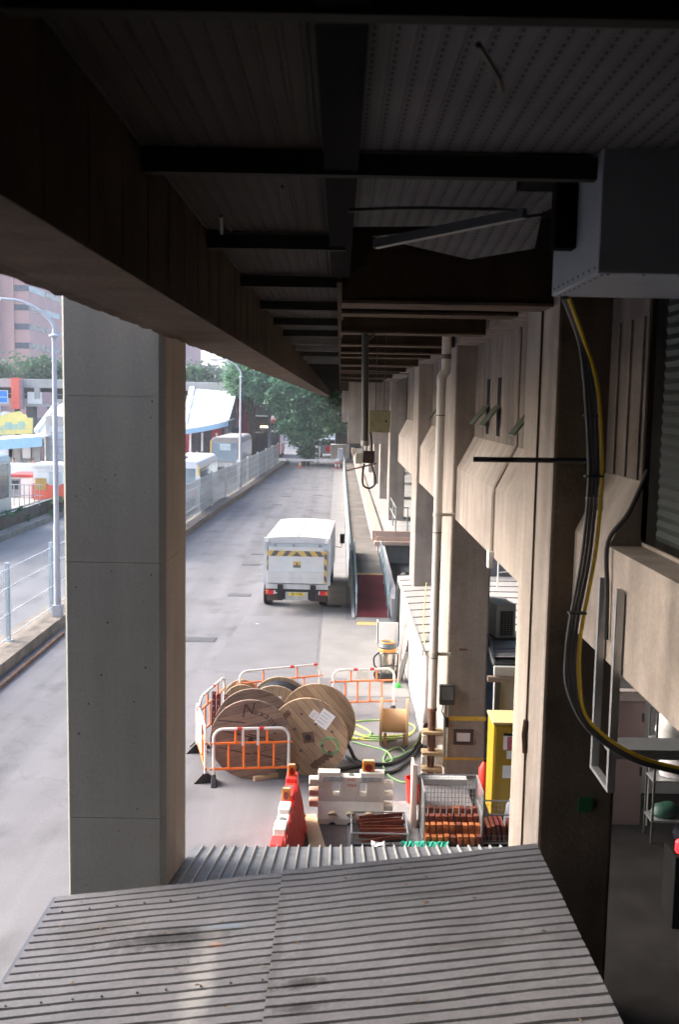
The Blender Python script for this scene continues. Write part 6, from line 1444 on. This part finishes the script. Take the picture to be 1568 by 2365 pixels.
# ------------------------------------------------------------------ downpipe and things on the second column
DP = thing('downpipe', 'tall cream downpipe with an offset bend, rusty iron at its base, beside the second column', 'pipe', (1.755, 17.3, 0))
m = MB(); m.tube([(.07, 0, 8.15), (.07, 0, 7.50)], .082, 16); m.tube(spline([(.07, 0, 7.55), (.07, 0, 7.40), (.05, 0, 7.34), (.0, 0, 7.28), (-.005, 0, 7.2), (0, 0, 7.1)], 5), .08, 16); m.tube([(0, 0, 7.12), (0, 0, 1.37)], .076, 16); m.build('pipe', CREAM_PIPE, DP, smooth=True)
for x, z, h_, r_ in ((0, 6.6, .02, .079), (0, 4.55, .02, .079), (0, 2.3, .02, .079), (.07, 7.58, .08, .088)):
    m = MB(); m.cyl((x, 0, z), (x, 0, z + h_), r_, n=16); m.build('joint_ring', mat('dark ring', (.12, .11, .10), .6), DP)
for z in (4.85, 2.35):
    m = MB(); m.box(.0, .30, -.03, .03, z, z + .05); m.cyl((0, 0, z - .01), (0, 0, z + .06), .086, n=16); m.build('bracket', mat('pale bracket', (.5, .48, .40), .5, .3), DP)
m = MB(); m.cyl((0, 0, .10), (0, 0, 1.38), .066, n=16); m.cyl((0, 0, 1.34), (0, 0, 1.39), .088, n=16); rp = m.build('rusty_pipe', RUST, DP)
for k, z in enumerate((.93, .55, .25)):
    m = MB(); m.box(-.17, .20, -.14, .10, z, z + .05); m.build('clamp_plate', mat('rusty cream plate', (.33, .23, .13), .7, var=.4, scale=9), DP)
    for xa, xb in ((.08, .20), (-.17, -.09)): m = MB(); m.box(xa, xb, -.10, .02, z - .19, z - .03); m.build('clamp_lug', mat('peeling white lug', (.55, .50, .44), .7, var=.3, scale=12), DP)
m = MB(); m.box(-.14, .14, -.14, .14, 0, .1); m.build('base', RUST, DP)
C2 = COLS[1]
def oncol(ob): ob.parent = C2; return ob
m = MB(); m.box(-.005, .745, -.012, .0, 1.08, 1.16); oncol(m.build('yellow_band', YELLOW_BAND)); m = MB(); m.box(-.005, .745, -.011, .0, .34, .385); oncol(m.build('yellow_band', mat('orange yellow band', (.60, .34, .04), .6, var=.2)))
m = MB(); m.box(.05, .055, -.03, -.0, .4, 1.6); m.box(-.03, -.0, .0, .03, .2, 1.5); oncol(m.build('guard_strip', mat('pale green strip', (.40, .42, .36), .6)))
FN = thing('framed_notice', 'white sheet in a thick dark frame hanging on the yellow banded column', 'notice', (2.36, 17.53, .64))
m = MB(); m.use(INK); x0, x1, z0, z1, t = -.18, .18, 0, .28, .055
m.box(x0, x1, -.03, .0, z0, z0 + t); m.box(x0, x1, -.03, 0, z1 - t, z1); m.box(x0, x0 + t, -.03, 0, z0 + t, z1 - t); m.box(x1 - t, x1, -.03, 0, z0 + t, z1 - t); m.build('frame', mat('dark purple brown frame', (.035, .02, .025), .5), FN)
m = MB(); m.box(x0 + t, x1 - t, -.012, -.004, z0 + t, z1 - t); m.build('sheet', PAPER, FN)
text('lettering', 'GAS', .06, REDINK, C2, (.10, -.004, .98), (R(90), 0, 0))
m = MB(); m.box(.22, .36, -.004, .0, 2.38, 2.42); oncol(m.build('brown_mark', mat('brown mark', (.14, .06, .04), .8)))
FL = thing('floodlight', 'black floodlight with a grey glass face mounted on the edge of the second column', 'floodlight', (2.02, 17.38, 1.42))
m = MB(); m.box(-.13, .14, -.05, .12, .0, .36, Matrix.Rotation(R(-8), 4, 'X')); m.build('housing', mat('black housing', (.03, .032, .035), .45, var=.15), FL, bevel=.015)
m = MB(); m.box(-.10, .11, -.062, -.045, .10, .33, Matrix.Rotation(R(-8), 4, 'X')); m.build('glass', mat('grey lamp glass', (.14, .15, .15), .15, var=.2), FL)
m = MB(); m.tube([(-.06, .02, 0), (-.08, .0, -.12), (-.02, .05, -.25)], .012, 6); m.box(-.02, .05, .0, .1, -.42, -.24); m.build('bracket', BLACK, FL)

# ------------------------------------------------------------------ hanging pole, box and camera
HP = thing('hanging_pole', 'dark steel pole hanging from the ceiling in front of the far columns', 'pole', (.345, 14, 6.2))
m = MB(); m.cyl((-.012, 0, 1.75), (.018, 0, .05), .047, n=12); m.build('tube', STEEL_DK, HP, smooth=True)
m = MB(); m.cyl((.018, 0, 0), (.018, 0, .07), .058, n=14); m.build('end_cap', mat('pale cap', (.3, .29, .27), .5), HP)
m = MB(); a = at(848, 790, Y=14) - HP.location; b = at(890, 742, Y=14) - HP.location; m.cyl(a, b, .025, n=6); m.build('brace', STEEL_DK, HP)
JB = thing('junction_box', 'stained yellow grey junction box hanging on two thin rods', 'junction box', (.56, 14, 6.39))
m = MB(); m.box(-.15, .15, -.06, .06, 0, .31); m.build('case', OLIVEBOX, JB, bevel=.008)
for x in (-.06, .06): m = MB(); m.cyl((x, 0, .31), (x + .01, 0, 1.6), .006, n=6); m.build('rod', STEEL_DK, JB)
m = MB(); m.cyl((.09, -.075, .16), (.09, -.06, .16), .015, n=10); m.build('knob', BLACK, JB)
CC = thing('camera_housing', 'boxy camera housing with a sun shield pointing left below the junction box', 'camera', (.36, 14, 5.93))
m = MB(); m.box(-.02, .14, -.05, .06, .03, .20); m.build('rear_box', mat('dark brown case', (.06, .035, .03), .5), CC, bevel=.008)
m = MB(); m.box(-.13, -.022, -.05, .06, .02, .17); m.build('front_box', mat('cream case', (.55, .52, .45), .5), CC, bevel=.01)
m = MB(); m.add([(-.26, -.08, -.08), (.17, -.08, .03), (.17, .09, .03), (-.26, .09, -.08)], [(0, 1, 2, 3)]); m.build('shield', mat('brown shield', (.10, .07, .06), .6), CC, solid=.012)
m = MB(); m.tube(spline([(.08, 0, .46), (.10, 0, .3), (.11, 0, .0), (.16, 0, -.18), (.15, 0, -.28), (.07, 0, -.33), (-.01, 0, -.28), (-.02, 0, -.12), (.0, 0, .02)], 7), .014, 7); m.build('looped_cable', BLACKCABLE, CC, smooth=True)

# ------------------------------------------------------------------ duct, hanging cables, bracket at the right
DU = thing('metal_duct', 'large blue grey sheet metal duct box at the upper right', 'duct', (1.29, 5.1, 7.47))
m = MB(); m.box(0, 3.2, 0, 1.1, 0, .78); m.build('case', mat('duct sheet', (.24, .265, .31), .5, .1, var=.08), DU, bevel=.006)
m = MB()
for k in range(9): 
    m.cyl((.035 + .0, .06 + k * .12, -.004), (.035, .06 + k * .12, .0), .008, n=8); m.cyl((-.004, .06 + k * .12, .035), (0, .06 + k * .12, .035), .008, n=8)
for k in range(16): m.cyl((.06 + k * .18, .03, -.004), (.06 + k * .18, .03, 0), .008, n=8)
m.build('rivets', STEEL_DK, DU)
m = MB(); m.box(-.12, .10, .5, .62, .20, .95); m.box(-.30, .2, .35, .75, .55, .75); m.build('hanger', mat('near black steel', ()), DU)
CBP = [(1308, 688), (1345, 790), (1370, 900), (1379, 1060), (1376, 1160), (1362, 1290), (1338, 1420), (1327, 1500), (1327, 1580), (1347, 1660), (1400, 1715), (1480, 1760), (1575, 1785)]
def hang(label, off, r, mt, bend):
    pts = []
    for i, (x, y) in enumerate(CBP):
        Yp = 6.15 if i == 0 else 6.55 + .02 * i
        p = at(x + off * (1 if i > 1 else .4) * (1 if i < 9 else .35), y - (bend if i >= 6 else 0) * (min(1, (i - 5) / 4) if i >= 6 else 0), Y=Yp); pts.append(p)
    m = MB(); m.tube(spline(pts, 8), r, 10); return tag(m.build('hanging_cable', mt, smooth=True), label, 'cable', 'cables hanging from the duct')
hang('leftmost dark cable hanging from the duct and bending right', -19, .0125, GREYCABLE, 0)
hang('second dark cable from the left hanging from the duct', -10, .0125, GREYCABLE, 3)
hang('dark cable hanging just left of the yellow one', -1, .0125, GREYCABLE, 6)
hang('yellow cable hanging from the duct beside three dark ones', 11, .0145, YELLOWCABLE, 10)
m = MB()
for off, rr_ in ((-19, .0145), (-10, .0145), (-1, .0145), (11, .0165)):
    a, b = at(1377 + off, 1148, Y=6.63), at(1376.5 + off, 1178, Y=6.64); m.cyl(a, b, rr_, n=10)
tag(m.build('white_tape', PAPER), 'band of white tape round the hanging cables', 'tape')
for y_ in (960, 1100, 1415):
    a = at({960: 1374, 1100: 1377, 1415: 1339}[y_] - 6, y_, Y=6.62); m = MB(); m.box(a.x - .06, a.x + .06, 6.59, 6.65, a.z - .006, a.z + .006); tag(m.build('cable_tie', BLACK), {960: 'upper black tie round the hanging cables', 1100: 'middle black tie just above the white tape', 1415: 'lower black tie where the cables start to bend'}[y_], 'cable tie')
BR = thing('cable_bracket', 'U shaped galvanised channel bracket hanging below the nearest wall panel', 'bracket', (2.215, 7.63, 3.78))
for y in (0, .5):
    m = MB(); m.box(-.03, .03, y - .03, y - .024, 0, 1.61); m.box(-.03, -.024, y - .03, y + .03, 0, 1.61); m.box(-.03, .03, y + .024, y + .03, 0, 1.61); m.build('channel', STEEL, BR)
m = MB(); m.box(-.03, .03, -.03, .53, -.03, 0); m.build('cross_bar', STEEL, BR)
m = MB(); m.box(.03, 2.2, .05, .35, .22, .30); m.build('cable_tray', STEEL, BR)
m = MB(); m.cyl((1.045, 7.7, 6.38), (1.98, 7.7, 6.385), .021, n=10); tag(m.build('black_conduit', BLACK), 'short black conduit sticking out level in front of the first column', 'conduit')
m = MB(); m.tube(spline([(2.5, 8.0, 6.3), (2.36, 8.0, 5.95), (2.22, 8.05, 5.7), (2.225, 8.02, 5.3), (2.23, 8.0, 4.9)], 6), .02, 7); tag(m.build('corrugated_hose', BLACK), 'black ribbed hose running down behind the yellow cable', 'hose')
m = MB(); q = at(1352, 1858, Y=9.34); m.box(q.x - .07, q.x + .07, 9.335, 9.348, q.z - .075, q.z + .075); tag(m.build('green_sticker', GREENTAG), 'square dark green sticker low on the first column', 'sticker')

# ------------------------------------------------------------------ store area seen at the right edge
m = MB(); m.box(4.2, 8.9, 17.2, 17.4, 0, 2.6); tag(m.build('store_partition', mat('store partition', (.30, .25, .24), .7, var=.1)), 'dim partition wall of the store at the right edge', 'wall')
a, b = at(1443, 1897, Y=15.6), at(1492, 1620, Y=15.6)
SD = thing('store_door', 'beige pink store door standing in the gap right of the first column', 'door', (a.x, 15.6, 0))
m = MB(); m.box(-.25, b.x - a.x, 0, .06, 0, b.z); m.build('leaf', PINKDOOR, SD, bevel=.008)
m = MB(); m.box(-.25, b.x - a.x + .2, -.05, .12, b.z + .02, b.z + .18); m.build('header', mat('pale header', (.36, .31, .29), .6), SD)
for z in (.85, 1.75): m = MB(); m.box(b.x - a.x - .05, b.x - a.x - .02, -.03, .0, z, z + .14); m.build('hinge', BLACK, SD)
m = MB(); m.cyl((b.x - a.x + .1, 0, 0), (b.x - a.x + .1, 0, 1.45), .025, n=8); m.build('door_post', POSTWHITE, SD)
SH = thing('store_shelf', 'cluttered grey shelf at the right edge with pale bundles', 'shelf', (5.0, 14.9, 0))
for z in (.35, 1.0, 1.6): m = MB(); m.box(.0, 1.2, 0, .4, z, z + .03); m.build('board', STEEL, SH)
for x in (0, 1.17):
    for y in (0, .37): m = MB(); m.box(x, x + .03, y, y + .03, 0, 2.1); m.build('upright', STEEL_DK, SH)
rs5 = random.Random(6)
def lump(label, loc, s, mt, name):
    m = MB(); m.lathe([(.5, 0), (.62, .3), (.5, .7), (.2, .95)], 10, Matrix.Diagonal((s[0], s[1], s[2], 1))); o = m.build(name, mt, smooth=True); o.location = loc
    for v in o.data.vertices: v.co += Vector((rs5.uniform(-1, 1), rs5.uniform(-1, 1), rs5.uniform(-1, 1))) * .03 * max(s)
    tag(o, label, 'bundle')
lump('white bundle on the top board of the cluttered shelf', (5.35, 15.1, 1.635), (.5, .3, .55), mat('white bundle', (.7, .69, .68), .6, var=.2, scale=8), 'cloth_bundle')
lump('pale bundle on the middle board of the cluttered shelf', (5.45, 15.1, 1.035), (.55, .3, .45), mat('pale bundle', (.6, .58, .6), .6, var=.3, scale=8), 'cloth_bundle')
lump('mint green bag on the lower board of the cluttered shelf', (5.28, 15.08, .385), (.42, .25, .24), mat('mint bag', (.012, .05, .036), .5, var=.15), 'plastic_bag')
lump('dark bundle lying under the cluttered shelf', (5.7, 15.1, .02), (.5, .3, .3), SHIRTDARK, 'cloth_bundle')
q = at(1569, 1968, Y=12.5); m = MB(); m.lathe([(.04, 0), (.06, .03), (.06, .15), (.03, .18)], 12); o = m.build('red_lamp', emit('red glow', (1, .02, .03), .5), smooth=True); o.location = q; tag(o, 'small glowing red lamp at the right edge', 'lamp')
m = MB(); m.box(q.x - .1, q.x + .35, q.y - .15, q.y + .3, 0, q.z); tag(m.build('dark_crate', mat('near black steel', ()), bevel=.01), 'dark crate under the glowing red lamp at the right edge', 'crate')

# ------------------------------------------------------------------ damp summer air
m = MB(); m.box(-740, 740, -80, 1440, -1.2, 82); hzm = bpy.data.materials.new('hazy air'); hzm.use_nodes = True
nt = hzm.node_tree; nt.nodes.remove(nt.nodes['Principled BSDF']); pv = N(nt, 'ShaderNodeVolumePrincipled'); pv.inputs['Color'].default_value = (.82, .90, 1, 1); pv.inputs['Density'].default_value = .0005; pv.inputs['Anisotropy'].default_value = .2
nt.links.new(pv.outputs[0], nt.nodes['Material Output'].inputs['Volume'])
hz_o = m.build('haze', hzm); hz_o['kind'] = 'stuff'
